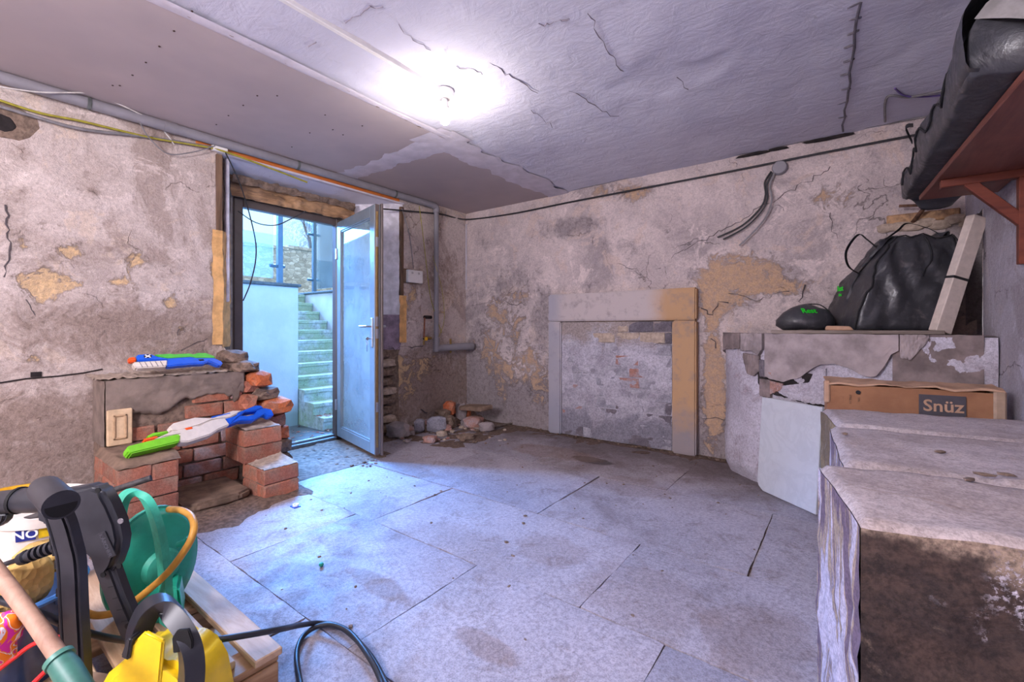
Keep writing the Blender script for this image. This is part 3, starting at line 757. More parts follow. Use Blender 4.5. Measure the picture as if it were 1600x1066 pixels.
for k_ in range(12):
    x1 = -5.02 - k_*GO; x0 = x1 - GO - .02
    z1 = ZL + (k_+1)*RIS; z0 = ZL
    b = MB()
    dx = rnd.uniform(-.01, .01); sk = .10*max(0, 3-k_)/3
    def fnx(y): return x1 + dx + .006*fbm(y, k_, 0, 6)
    n = 14; top = []; 
    ys = [lerp(YW+.004+.0006*k_, YS_R-.004-.0006*k_, i/n) for i in range(n+1)]
    vs_ = []; 
    for y in ys:
        f_ = (y-YW)/(YS_R-YW); X1 = fnx(y) + sk*f_; c_ = .012*max(0, fbm(y*2, k_*3.3, 0, 3))
        vs_ += [(X1, y, z0), (X1+.004, y, z1-.05), (X1+.02, y, z1-.045), (X1+.022-c_, y, z1-.004-c_), (X1+.012, y, z1), (x0, y, z1+.004), (x0, y, z0)]
    fs_ = []
    for i in range(n):
        for j in range(6): a_ = i*7+j; fs_.append((a_, a_+7, a_+8, a_+1))
    fs_ += [tuple(range(7)), tuple(n*7+j for j in range(7))[::-1]]
    b.add(vs_, fs_)
    put('step', b, M['mossy'], stairs)
b = MB().box((-40, -40, 1.3), (XW-.25, YW-.24, 1.58)); b.box((-40, YW-.24, 1.3), (-7.9, 40, 1.62)); b.box((-8.1, YS_R+.25, 1.3), (XD-.13, 40, 1.64))
struct('ground', b, plain('garden_ground', col(120,122,100), .95, var=.2, scale=6), label='garden ground above the retaining walls')
# dead leaves
b = MB()
rl = random.Random(11)
for i in range(420):
    x = rl.uniform(-5.5, -4.1); y = rl.uniform(1.0, 3.3)
    if i > 300: x = rl.uniform(-5.3, -5.0); y = rl.uniform(2.95, 3.9)
    z = ZL + .006 + (RIS if x < -5.03 and y > YW else 0)
    if x < -5.03 and y < YW and x < XW+.02: continue
    a = rl.uniform(0, 6.28); s_ = rl.uniform(.018, .04)
    T = Matrix.Translation((x, y, z)) @ Matrix.Rotation(a, 4, 'Z') @ Matrix.Rotation(rl.uniform(-.5, .5), 4, 'X')
    b.add([(-s_,0,.004),(-s_*.2,s_*.55,0),(s_,0,.006),(-s_*.2,-s_*.55,0)], [(0,3,2,1)], T)
kl = Mat('dead_leaf', .8); 
kl.color(kl.mix(kl.rng(kl.noise(9, 2), .4, .6), col(150,84,70), col(176,140,120)))
single('leaf_litter', b, kl.m, 'scattered reddish dead leaves on the landing outside the door', 'leaves', kind='stuff')
# balustrade
def post(t, x, y, z):
    sh_ = put('post', MB().box((x-.03, y-.03, z), (x+.03, y+.03, z+1.22)), M['post'], t, bevel=.004)
    put('base_plate', MB().box((x-.05, y-.05, z), (x+.05, y+.05, z+.012)), M['post'], sh_)
    for dz in (.22, 1.0):
        put('glass_clamp', MB().tube([(x, y-.12, z+dz), (x, y+.06, z+dz)], .022, 8), M['post'], sh_)
p1 = onX(437, 440, XW-.12)
bal = thing('glass_balustrade', 'glass balustrade with grey posts on the white wall left of the steps', 'balustrade', (XW-.12, p1.y, 1.635))
post(bal, XW-.12, p1.y, 1.635); post(bal, XW-.12, p1.y-1.3, 1.635)
put('glass_panel', MB().box((XW-.126, p1.y-1.22, 1.70), (XW-.114, p1.y-.08, 2.80)), M['glass_rail'], bal)
p2 = onY(491, 455, YS_R+.10)
bal2 = thing('glass_balustrade', 'glass balustrade with slim grey posts on the wall right of the steps', 'balustrade', (p2.x, YS_R+.10, 1.69))
post(bal2, p2.x, YS_R+.10, 1.69); post(bal2, p2.x+1.9, YS_R+.10, 1.69)
put('glass_panel', MB().box((p2.x+.08, YS_R+.094, 1.75), (p2.x+1.82, YS_R+.106, 2.85)), M['glass_rail'], bal2)
# stone houses and boundary wall beyond
def rubble_far(name, a, b_, d):
    k = Mat(name, .95, 0, .1)
    v = k.vec((1, 1, 1.7)); vv = k.vor(6.5, 'DISTANCE_TO_EDGE', v); n1 = k.noise(5, 6)
    vc = k.n('ShaderNodeTexVoronoi'); vc.inputs['Scale'].default_value = 6.5; k.l(v, vc.inputs['Vector'])
    sp = k.n('ShaderNodeSeparateColor'); k.l(vc.outputs['Color'], sp.inputs[0])
    c = k.mix(k.rng(sp.outputs[0], 0, 1), a, b_); c = k.mix(k.op('MULTIPLY', k.rng(n1, .5, .7), .4), c, d)
    c = k.mix(k.rng(vv, .0, .06, .7, 0), c, d); k.color(c); k.bump(vv, .4, .05); return k.m
M['rubble_far'] = rubble_far('rubble_stone_far', col(214,208,198), col(170,164,154), col(120,114,108))
M['rubble_pale'] = rubble_far('rubble_stone_pale', col(214,208,196), col(180,172,160), col(150,142,132))
M['slate'] = plain('slate_roof', col(128,134,142), .7, var=.12, scale=4)
M['window_far'] = plain('far_window_glass', col(70,86,100), .2, var=.1)
M['window_frame'] = plain('far_window_frame', col(220,222,222), .6, var=.03)
b = MB()
for i in range(30):
    y0 = -8 + i*.9; z1 = 2.62 + .045*i + .05*random.random()
    b.box((-13.2, y0, 1.5), (-12.8, y0+.9, z1))
    b.box((-13.25, y0, z1), (-12.75, y0+.9, z1+.09))
single('boundary_wall', b, M['rubble_far'], 'rubble stone garden wall seen beyond the glass balustrade', 'wall')
def house(nm, label, o, w, d, h, rh, m, wins=(), chim=None, lean=False):
    t = thing('stone_house', label, 'house', (o[0], o[1], 1.6), 'stone houses up the hill')
    x, y = o
    body = MB()
    body.add([(x,y,1.5),(x,y+w,1.5),(x-d,y+w,1.5),(x-d,y,1.5),(x,y,h),(x,y+w,h),(x-d,y+w,h),(x-d,y,h),(x-d/2,y,h+rh),(x-d/2,y+w,h+rh)],
             [(0,1,5,4),(1,2,6,9,5),(2,3,7,6),(3,0,4,8,7),(4,5,9,8),(6,7,8,9)])
    put('walls', body, m, t)
    put('roof', MB().hexa([(x+.2,y-.15,h-.1),(x+.2,y+w+.15,h-.1),(x-d/2,y+w+.15,h+rh+.02),(x-d/2,y-.15,h+rh+.02)], [(x+.2,y-.15,h+.02),(x+.2,y+w+.15,h+.02),(x-d/2,y+w+.15,h+rh+.16),(x-d/2,y-.15,h+rh+.16)]), M['slate'], t)
    for wy, wz in wins:
        wn = put('window', MB().box((x-.02, wy-.05, wz-.05), (x+.03, wy+.95, wz+1.35)), M['window_frame'], t)
        put('pane', MB().box((x+.01, wy+.04, wz+.06), (x+.045, wy+.86, wz+.62)), M['window_far'], wn); put('pane', MB().box((x+.01, wy+.04, wz+.70), (x+.045, wy+.86, wz+1.26)), M['window_far'], wn)
    if chim: put('chimney', MB().box((x-d/2-.4, y+chim, h+rh-.6), (x-d/2+.4, y+chim+.7, h+rh+1.1)), m, t)
    return t
house('h', 'low slate-roofed stone cottage at the far left beyond the glass', (-18.5, 6.0), 4.3, 5, 3.9, 1.3, M['rubble_pale'], [(7.2, 2.2), (9.0, 2.2)], 1.0)
house('h', 'darker stone outbuilding with white downpipe in the middle distance', (-19.0, 11.2), 2.4, 4, 5.3, .9, M['rubble_far'], [], None)
house('h', 'tall pale stone house behind the slim balustrade post', (-22.0, 14.2), 9, 7, 8.2, 2.0, M['rubble_pale'], [(16.0, 3.0), (19.0, 3.0), (16.0, 5.6)], 2.0)
house('h', 'stone cottage with white windows right of the slim post', (-15.5, 11.3), 3.6, 3, 3.35, .8, M['rubble_far'], [(11.6, 2.0), (12.9, 2.0)], None)
# bare tree
def tree(base, h, label, seed):
    rt = random.Random(seed); t = thing('bare_tree', label, 'tree', base)
    tr = MB(); br = MB()
    def grow(mb_, p, d, L, r, lev):
        pts = [p]; q = p.copy(); dd = d.copy()
        for i in range(4):
            dd = (dd + Vector((rt.uniform(-.2,.2), rt.uniform(-.2,.2), rt.uniform(-.05,.15)))).normalized(); q = q + dd*L/4; pts.append(q.copy())
        mb_.tube(pts, [r*(1-.14*i) for i in range(5)], 5, False)
        if lev < 4:
            for i in range(3 if lev else 5):
                d2 = (dd + Vector((rt.uniform(-1,1), rt.uniform(-1,1), rt.uniform(-.2,.7)))).normalized()
                grow(br, pts[rt.randint(2, 4)], d2, L*.66, r*.5, lev+1)
    grow(tr, Vector(base), Vector((0, 0, 1)), h, .12, 0)
    m = plain('bark', col(120,110,104), .9)
    put('trunk', tr, m, t); put('branches', br, m, t)
tree((-16.5, 9.2, 1.6), 2.6, 'bare winter tree between the far houses', 3)
# ------------------------------------------------------------------ ceiling bulb and its trunking
M['white_plastic'] = plain('white_plastic', col(226,222,218), .4, var=.03)
M['grey_plastic'] = plain('grey_waste_plastic', col(136,132,138), .45, var=.06, scale=8)
LPt = Vector((-1.905, 1.88, ZC))
lampt = thing('ceiling_lamp', 'bare glowing bulb in a white batten holder on the ceiling', 'lamp', LPt)
put('rose', MB().lathe([(0,.0),(.052,.0),(.052,-.022),(.056,-.024),(.054,-.040),(.036,-.052),(0,-.052)], 28, Matrix.Translation(LPt+Vector((0,0,.004)))), M['white_plastic'], lampt, smooth=True)
put('lamp_holder', MB().lathe([(0,-.03),(.019,-.04),(.019,-.062),(.020,-.066),(.020,-.088),(.025,-.09),(.025,-.104),(.016,-.108),(0,-.108)], 20, Matrix.Translation(LPt)), M['white_plastic'], lampt, smooth=True)
bm_ = bpy.data.materials.new('lit_bulb_glass'); bm_.use_nodes = True
bb = bm_.node_tree.nodes['Principled BSDF']; bb.inputs['Emission Color'].default_value = (1, .93, .90, 1); bb.inputs['Emission Strength'].default_value = 9.0
bulb = put('bulb', MB().lathe([(0,-.106),(.012,-.108),(.014,-.12),(.024,-.140),(.030,-.160),(.030,-.172),(.024,-.188),(.012,-.197),(0,-.199)], 20, Matrix.Translation(LPt)), bm_, lampt, smooth=True)
bulb.visible_shadow = True
ld = bpy.data.lights.new('bulb_light', 'POINT'); ld.energy = BULB_W; ld.color = (1, .90, .86); ld.shadow_soft_size = .04
lo = bpy.data.objects.new('bulb_light', ld); lo.location = Vector((0, 0, -.255)); lo.parent = lampt; C.objects.link(lo)
b = MB().box((LPt.x-.012, -2.4, ZC-.022), (LPt.x+.012, LPt.y-.045, ZC+.02)); single('cable_trunking', b, M['white_plastic'], 'white plastic trunking running along the ceiling to the bulb', 'trunking', bevel=.003)
# ------------------------------------------------------------------ brick materials
def brick_mat(name, a, b_, dirty, dirt=.5):
    k = Mat(name, .85, 0, .2); rnd = k.rand()
    n1 = k.noise(9, 7, .65); n2 = k.noise(55, 5, .7)
    c = k.mix(rnd, a, b_); c = k.mix(k.op('MULTIPLY', k.rng(n1, .42, .68), dirt), c, dirty)
    c = k.mix(k.op('MULTIPLY', k.rng(n2, .6, .75), .4), c, tuple(x*.5 for x in dirty[:3])+(1,))
    k.color(k.grain(c, .2, 60)); k.bump(k.op('ADD', n1, k.op('MULTIPLY', n2, .5)), .5, .006); return k.m
M['brick'] = brick_mat('red_brick', col(178,112,88), col(142,92,78), col(146,122,106), .75)
M['brick_orange'] = brick_mat('broken_orange_brick', col(206,112,62), col(180,96,62), col(170,140,120))
M['brick_white'] = brick_mat('whitewashed_brick', col(178,174,182), col(160,158,168), col(116,112,122), .7)
M['brick_red_worn'] = brick_mat('worn_red_brick', col(164,112,98), col(172,132,120), col(164,154,158), .9)
M['brick_sooty'] = brick_mat('sooty_brick', col(112,106,114), col(130,120,126), col(84,80,88), .6)
M['stone_grey'] = plain('grey_dressed_stone', col(176,160,148), .85, var=.14, scale=8, bump=.35)
M['stone_brown'] = plain('brown_hearth_stone', col(126,104,88), .9, var=.2, scale=12, bump=.5)
M['cement'] = plain('grey_cement_render', col(132,116,106), .95, var=.16, scale=9, bump=.6)
def brick_mesh(L, W, H, seed, rough=.004, bev=.006):
    b = MB(); b.box((-L/2, -W/2, -H/2), (L/2, W/2, H/2))
    me = b.mesh('brick', bev, False)
    rn = random.Random(seed)
    for v in me.vertices: v.co += Vector((rn.uniform(-rough, rough), rn.uniform(-rough, rough), rn.uniform(-rough*.6, rough*.6)))
    return me
BR = {}
def brick(parent, c, L, W, H, m, rz=0.0, nm='brick', rough=.004):
    key = (round(L, 2), round(W, 2), round(H, 2), m.name, random.randint(0, 2))
    if key not in BR: BR[key] = brick_mesh(L, W, H, int(L*700+W*300+H*900)+key[4]*7, rough)
    return link(nm, BR[key], m, parent, c, (0, 0, rz))

# ------------------------------------------------------------------ ruined brick hearth on the left wall
h = thing('brick_hearth', 'ruined red brick hearth with two low piers against the left wall', 'hearth', (-3.3, 1.1, 0))
X0 = XL
# core behind the brick face
b = MB(); 
b.grid(lambda u, v: (-3.455 + .008*fbm(u*4, v*4, 1, 2), lerp(.66, 1.42, u), lerp(0, .765, v)), 24, 24)
b.grid(lambda u, v: (lerp(X0, -3.455, u), .66, lerp(0, .765, v)), 6, 20)
b.grid(lambda u, v: (lerp(-3.455, X0, u), 1.42, lerp(0, .765, v)), 6, 20)
b.grid(lambda u, v: (lerp(X0, -3.455, v), lerp(.66, 1.42, u), .765 + .012*fbm(u*6, v*3, 1, 1.5)), 24, 8)
put('core', b, M['mortar'], h, smooth='all')
# face bricks between the piers, in courses of about 95 mm
FZ = .095
for ci in range(7):
    z = .01 + FZ*(ci+.5); off = (0, .11, .05, .12, .02, .1, .06)[ci]
    y = .70 - off
    while y < 1.36:
        ya, yb = max(y, .69), min(y+.225, 1.40)
        if yb-ya > .06 and not (ci >= 5 and ya < 1.0) and not (ci == 1 and yb < 1.0):
            brick(h, (-3.455+random.uniform(-.004,.006), (ya+yb)/2, z), .045, yb-ya-.014, FZ-.014, M['brick'] if random.random() < .8 else M['brick_red_worn'])
        y += .225
# cement smear over the top courses, ragged lower edge with drips
def smear_low(y): return .55 + .07*sstep(.90, 1.10, y) + .05*fbm(y, 0, 0, 7) - .06*(1 if 1.33 < y < 1.37 else 0)
b = MB(); b.grid(lambda u, v: (-3.424 + .006*fbm(u*6, v*4, 3, 2) - .02*(1-sstep(0, .08, v)), lerp(.66, 1.40, u), lerp(smear_low(lerp(.66, 1.40, u)), .772, v)), 60, 14)
b.grid(lambda u, v: (lerp(-3.424, -3.68, v) , lerp(.66, 1.40, u), .772 + .012*fbm(u*9, v*4, 8, 1.5) + .012*v), 40, 10)
b.grid(lambda u, v: (lerp(X0, -3.424, u), .655+.004*fbm(u*5, v*5, 4, 1), lerp(.39, .772, v)), 8, 14)
put('cement_smear', b, M['cement'], h, smooth='all')
b = MB(); b.grid(lambda u, v: (lerp(-3.46, -3.69, v)+.02*fbm(u*6, v, 2, 1), lerp(.62, 1.36, u), .778 + .016*v + .02*max(0, fbm(u*14, v*5, 2, 1.4))), 60, 14)
put('mortar_dust', b, M['dust'], h, smooth='all')
# cream moulded tile set in the left of the face
t0, t1 = onX(166, 690, -3.425), onX(206, 622, -3.425)
til = put('moulded_tile', MB().box((-3.435, t0.y, .395), (-3.405, t1.y, .605)), plain('cream_tile', col(214,184,148), .6, var=.12, scale=14), h, bevel=.005)
b = MB()
ya, yb = t0.y+.026, t1.y-.026
for (p, q) in (((ya, .43), (ya+.012, .575)), ((yb-.012, .43), (yb, .575)), ((ya, .563), (yb, .575)), ((ya, .43), (yb, .442))):
    b.box((-3.408, p[0], p[1]), (-3.3985, q[0], q[1]))
put('tile_moulding', b, plain('tile_shadow_line', col(188,156,122), .6), til, bevel=.003)  # shadow lines of the moulding put into a darker cream
# left pier: three and a bit courses, stone cap
PX = -2.95
def pier(y0, y1, xf, xb, z0, n, hh, m=None):
    L = y1 - y0
    b = MB().box((xb, y0+.008, z0), (xf-.012, y1-.008, z0+n*hh)); put('pier_core', b, M['mortar'], h)
    for i in range(n):
        z = z0 + hh*(i+.5)
        if i % 2 == 0 or L < .25: segs = [(y0, y1)]
        else: segs = [(y0, y0+L*.55), (y0+L*.55, y1)]
        for a, c in segs: brick(h, (xf-.05, (a+c)/2, z), .10, c-a-.003, hh-.004, M['brick'])
        x = xf-.10
        while x > xb+.03:
            xx = max(x-.22, xb)
            brick(h, ((x+xx)/2, y0+.05, z), x-xx-.003, .10, hh-.004, M['brick']); brick(h, ((x+xx)/2, y1-.05, z), x-xx-.003, .10, hh-.004, M['brick'])
            x = xx
pier(.615, .873, PX, -3.44, 0, 4, .090)
b = MB(); b.grid(lambda u, v: (lerp(-3.44, PX+.004, v), lerp(.61, .885, u), .362 + .030*sstep(0, .12, u)*sstep(1, .86, v)+.006*fbm(u*5, v*7, 1, 1.5)), 18, 26)
put('pier_cap', b, M['stone_brown'], h, smooth='all')
# right pier, stepped
pier(1.30, 1.525, -2.90, -3.2, 0, 2, .096)
pier(1.285, 1.53, -3.14, -3.44, .19, 2, .108)
b = MB(); b.grid(lambda u, v: (lerp(-3.16, -2.905, v), lerp(1.305, 1.52, u), .194 + .010*max(0, fbm(u*5, v*5, 3, 2)) + .03*(1-v)*u), 16, 16)
put('mortar_dust', b, M['dust'], h, smooth='all')
b = MB(); b.grid(lambda u, v: (lerp(-3.42, -3.15, v), lerp(1.30, 1.52, u), .41 + .012*max(0, fbm(u*5, v*5, 6, 2)) + .05*(1-v)*(1-v)), 16, 16)
put('mortar_dust', b, M['dust'], h, smooth='all')
# broken brick mass running to the door reveal
rn = random.Random(21)
b = MB().hexa([(-3.93,1.38,0),(-3.42,1.38,0),(-3.42,1.66,0),(-3.93,1.60,0)], [(-3.93,1.36,.86),(-3.5,1.36,.84),(-3.5,1.44,.78),(-3.93,1.50,.80)]); put('mortar_core', b, M['mortar'], h)
for (yc, zc, L, H, X, m) in [(1.50, .71, .17, .10, -3.40, 'brick_orange'), (1.43, .80, .2, .07, -3.47, 'mortar'), (1.55, .60, .22, .09, -3.45, 'mortar'), (1.60, .50, .26, .105, -3.38, 'brick_orange'), (1.58, .40, .22, .10, -3.42, 'brick'),
                             (1.62, .30, .2, .1, -3.43, 'brick_orange'), (1.62, .20, .24, .1, -3.40, 'mortar'), (1.60, .10, .26, .1, -3.40, 'mortar'), (1.62, .04, .3, .1, -3.36, 'mortar'), (1.40, .87, .16, .08, -3.55, 'mortar'), (1.46, .66, .16, .09, -3.47, 'brick'),
                             (1.42, .55, .12, .1, -3.42, 'brick')]:
    put('broken_brick', MB().lump((X-.10, yc, zc), (.34, L*.92, H*1.22), int(zc*100), .14, 2, 0, 0, .9), M[m], h)
for i in range(14):
    put('mortar_lump', MB().lump((-3.5+rn.uniform(-.12,.12), rn.uniform(1.38,1.56), .36+rn.uniform(0,.48)), (.14, rn.uniform(.05,.10), rn.uniform(.04,.07)), 300+i, .4, 1), M['mortar'] if i % 3 else M['dust'], h)
# hearth stone and earth bed
b = MB(); 
pts = [(-3.42, .90), (-3.03, .90), (-2.985, .97), (-2.985, 1.20), (-3.03, 1.28), (-3.42, 1.285)]
b.prism(pts, Matrix.Translation((0, 0, .045)), .05); put('hearth_stone', b, M['stone_brown'], h, bevel=.014, seg=2)
single('hearth_bed', MB().grid(lambda u, v: (lerp(-3.66, -2.72-.10*fbm(u*3, 0, 1, 1.5), v), lerp(.45, 1.62, u), (.022+.012*fbm(u*6, v*5, 2, 1.5))*sstep(1, .8, v)*sstep(0, .1, u)*sstep(1, .9, u)-.004), 40, 30),
       M['dirt'], 'bed of brown earth and dust around the brick hearth', 'earth', smooth='all', kind='stuff')

# ------------------------------------------------------------------ toy water blasters
M['toy_blue'] = plain('toy_blue', col(20,92,214), .3, spec=.5, var=.05)
M['toy_white'] = plain('toy_white', col(222,212,202), .35, var=.04)
M['toy_green'] = plain('toy_green', col(82,186,72), .3, var=.05)
M['toy_lime'] = plain('toy_lime', col(122,206,44), .3, var=.05)
M['toy_orange'] = plain('toy_orange', col(244,92,30), .35, var=.05)
M['ink_black'] = plain('ink_black', col(24,24,28), .5, var=.02)
M['ink_white'] = plain('ink_white', col(235,235,235), .5, var=.02)
def toy_plane(o, xdir, tilt):                 # lies leaning: local x along gun, y up the profile
    x = Vector(xdir).normalized(); y = (UP*math.sin(tilt) + Vector((-1, 0, 0))*math.cos(tilt)); return frame(o, x, y)
def poly(T, pts, t, nm, m, par, zoff=0.0, bev=.006, label=None):
    return put(nm, MB().prism(pts, T @ Matrix.Translation((0, 0, zoff)), t), m, par, bevel=bev, seg=2, label=label)
# upper gun: scale from crop, 6.66 px per image px; gun spans 145 px at about 2.75 m
g1 = thing('water_blaster', 'blue water blaster with green tank and orange nozzle on the hearth ledge', 'toy', (-3.5, 1.0, .79), 'water blasters on the hearth')
q0, q1 = onX(199, 583, -3.50), onX(343, 583, -3.50)
s1 = (q1.y-q0.y)/970.0
T1 = toy_plane((-3.475, q0.y, .822), (0.05, 1, 0), R(62))
def P1(lst): return [((x-120)*s1, (300-y)*s1) for x, y in lst]
poly(T1, P1([(200,115),(330,108),(400,150),(500,178),(740,172),(800,190),(1000,200),(1085,262),(1085,300),(1040,318),(930,250),(870,278),(760,275),(500,290),(470,282),(480,205),(205,200)]), .05, 'body', M['toy_blue'], g1)
poly(T1, P1([(375,115),(545,108),(560,118),(750,115),(770,135),(830,112),(920,118),(1020,175),(1000,205),(800,190),(740,175),(500,180),(430,155)]), .044, 'water_tank', M['toy_green'], g1, -.004)
poly(T1, P1([(160,210),(500,203),(480,282),(460,290),(190,290),(160,265)]), .052, 'pump_grip', M['toy_white'], g1)
for k_ in range(5): poly(T1, P1([(215+k_*50,215),(222+k_*50,215),(245+k_*50,280),(238+k_*50,280)]), .055, 'grip_groove', plain('groove_grey', col(120,116,120), .5), g1, 0, .0005)
poly(T1, P1([(120,145),(190,130),(200,190),(130,205)]), .036, 'nozzle', M['toy_orange'], g1)
c_ = P1([(305,142)])[0]
poly(T1, [(c_[0]+40*s1*math.cos(a*PI/8), c_[1]+24*s1*math.sin(a*PI/8)) for a in range(16)], .053, 'badge', M['ink_black'], g1, 0, .0003)
bx = MB()
for sg in (1, -1): bx.prism([(-30*s1,-6*s1),(30*s1,-6*s1),(30*s1,6*s1),(-30*s1,6*s1)], T1 @ Matrix.Translation((c_[0], c_[1], 0)) @ Matrix.Rotation(sg*R(35), 4, 'Z'), .055)
put('badge_cross', bx, M['ink_white'], g1)
poly(T1, P1([(810,215),(870,215),(880,235),(830,240)]), .0525, 'trigger_or_gap_shade', M['ink_black'], g1, 0, .0004)  # black plate painting the shaded gap at the toy's trigger
# lower gun
g2 = thing('water_blaster', 'white water blaster with lime pump and blue stock lying across the brick piers', 'toy', (-3.2, 1.0, .43), 'water blasters on the hearth')
A2, B2 = Vector((-3.02, .66, .425)), Vector((-3.26, 1.50, .475))
L2 = (B2-A2).length; s2 = L2/1420.0
dx2 = (B2-A2).normalized()
T2 = frame(A2, dx2, UP*.75 + Vector((-.66, 0, 0)))
ang = math.atan2(1000-720, 1500-90)           # straighten the drawing along the gun's axis
ca_, sa_ = math.cos(-ang*1.0), math.sin(-ang*1.0)
def P2(lst):
    out = []
    for x, y in lst:
        u, v = (x-90), (1030-y)
        out.append(((u*ca_ - v*sa_)*s2, (u*sa_ + v*ca_)*s2*1.05))
    return out
poly(T2, P2([(90,1000),(110,985),(480,920),(515,925),(490,1000),(440,1010),(110,1060),(92,1045)]), .058, 'pump_grip', M['toy_lime'], g2)
poly(T2, P2([(300,945),(470,880),(700,850),(830,800),(960,785),(985,870),(860,910),(770,960),(560,1010),(490,1000),(510,925)]), .055, 'body', M['toy_white'], g2)
poly(T2, P2([(450,830),(500,790),(700,745),(840,765),(1080,695),(1200,700),(1020,780),(840,790),(700,840),(520,880),(465,870)]), .045, 'water_tank', M['toy_white'], g2, -.004)
poly(T2, P2([(230,925),(340,905),(350,935),(240,955)]), .04, 'nozzle', M['toy_orange'], g2)
poly(T2, P2([(262,900),(320,872),(440,862),(440,885),(290,920)]), .035, 'front_grip', M['toy_lime'], g2)
poly(T2, P2([(570,865),(630,858),(632,880),(572,888)]), .06, 'button', M['toy_orange'], g2, 0, .002)
b = MB().prism(P2([(970,790),(1080,770),(1120,730),(1330,655),(1390,655),(1420,690),(1310,722),(1190,732),(1140,762),(1080,800),(985,868)]), T2, .05)
b.prism(P2([(975,868),(1080,798),(1140,765),(1200,778),(1300,760),(1330,716),(1420,690),(1500,715),(1505,790),(1440,805),(1400,770),(1250,835),(1110,830)]), T2, .047)
put('stock', b, M['toy_blue'], g2, bevel=.005, seg=2)
poly(T2, P2([(850,752),(1040,722),(1040,732),(850,765)]), .0465, 'stripe', M['toy_blue'], g2, -.004, .0004)

# ------------------------------------------------------------------ blocked fireplace on the back wall
f = thing('fireplace', 'old stone fireplace surround bricked up with whitewashed bricks', 'fireplace', (-1.75, YB, 0))
def fireplace_stone():
    k = Mat('fireplace_stone', .85, 0, .25)
    n1 = k.noise(1.8, 8, .65, dist=.5); n2 = k.noise(9, 8, .7); n3 = k.noise(60, 4); x, y, z = k.xyz()
    xx = k.op('ADD', x, k.op('MULTIPLY', k.op('SUBTRACT', n1, .5), .5))
    c = k.mix(k.rng(xx, -1.45, -1.2), col(186,174,172), col(184,148,112))
    c = k.mix(k.op('MULTIPLY', k.rng(n2, .5, .68), .6), c, col(134,124,124))
    zz = k.op('ADD', z, k.op('MULTIPLY', k.op('SUBTRACT', n1, .5), .8))
    c = k.mix(k.op('MULTIPLY', k.rng(zz, .5, .1), .8), c, col(138,136,146))
    xl = k.rng(xx, -2.2, -2.4); c = k.mix(k.op('MULTIPLY', xl, .7), c, col(150,150,162))
    k.color(c); k.bump(k.op('ADD', n2, k.op('MULTIPLY', n3, .4)), .4, .006); return k.m
M['fp_stone'] = fireplace_stone()
FPL, FPR, FPT, FPB = -2.485, -1.02, 1.425, 1.15
YFf = YB - .085
def stone_box(nm, a, b_, m, seed, bev=.012):
    bxm = MB().box(a, b_); return put(nm, bxm, m, f, bevel=bev, seg=2)
stone_box('lintel', (FPL, YFf, FPB), (FPR, YB-.008, FPT), M['fp_stone'], 1)
stone_box('jamb', (FPL, YFf, 0), (FPL+.15, YB-.008, FPB-.004), M['fp_stone'], 2); stone_box('jamb', (FPR-.20, YFf-.004, 0), (FPR, YB-.008, FPB-.004), M['fp_stone'], 3)
put('backing', MB().box((FPL+.15, YFf+.045, 0), (FPR-.20, YB-.005, FPB)), M['mortar'], f)
x0, x1 = FPL+.155, FPR-.205
reds = {(3, 1), (6, 3), (7, 3), (5, 3), (1, 2), (1, 3), (2, 0), (4, 0)}
for ci in range(11):
    hh = (FPB-.01)/11; z = .005 + hh*(ci+.5); off = .13 if ci % 2 else 0
    x = x0 - off; bi = 0
    while x < x1-.02:
        a, c = max(x, x0), min(x+.235, x1)
        if c-a > .04:
            m = M['brick_white']
            if (ci, bi) in reds: m = M['brick_red_worn']
            elif ci < 4 and random.random() < .45: m = M['brick_sooty']
            elif ci > 8: m = M['brick_sooty'] if random.random() < .5 else M['dust']
            brick(f, ((a+c)/2, YFf+.055-random.uniform(0,.008), z), c-a-.007, .06, hh-.007, m, rough=.006)
        x += .235; bi += 1
b = MB(); b.grid(lambda u, v: (lerp(x0, x1, u), YFf+.0155 + .014*(1-min(1, max(0, 3.0*(.40+fbm(u*2.6, v*3.0, 3, 1.3)))))  , lerp(.01, FPB-.01, v)), 50, 56)
kw_ = Mat('limewash_patch', .95, 0, .15); n1 = kw_.noise(2.6, 8, .68, dist=.6); n2 = kw_.noise(10, 8, .7); x, y, z = kw_.xyz()
zz = kw_.op('ADD', z, kw_.op('MULTIPLY', kw_.op('SUBTRACT', n1, .5), 1.1))
c = kw_.mix(kw_.rng(n1, .35, .65), col(196,192,202), col(166,160,170)); c = kw_.mix(kw_.op('MULTIPLY', kw_.rng(n2, .45, .68), .6), c, col(132,128,138)); c = kw_.mix(kw_.op('MULTIPLY', kw_.rng(zz, .35, .12), .7), c, col(104,102,114)); c = kw_.mix(kw_.op('MULTIPLY', kw_.rng(zz, .88, 1.1), .7), c, col(156,140,128))
kw_.color(kw_.grain(c, .25)); kw_.bump(kw_.op('ADD', n2, n1), .6, .015); kw = kw_.m
put('limewash', b, kw, f, smooth='all')
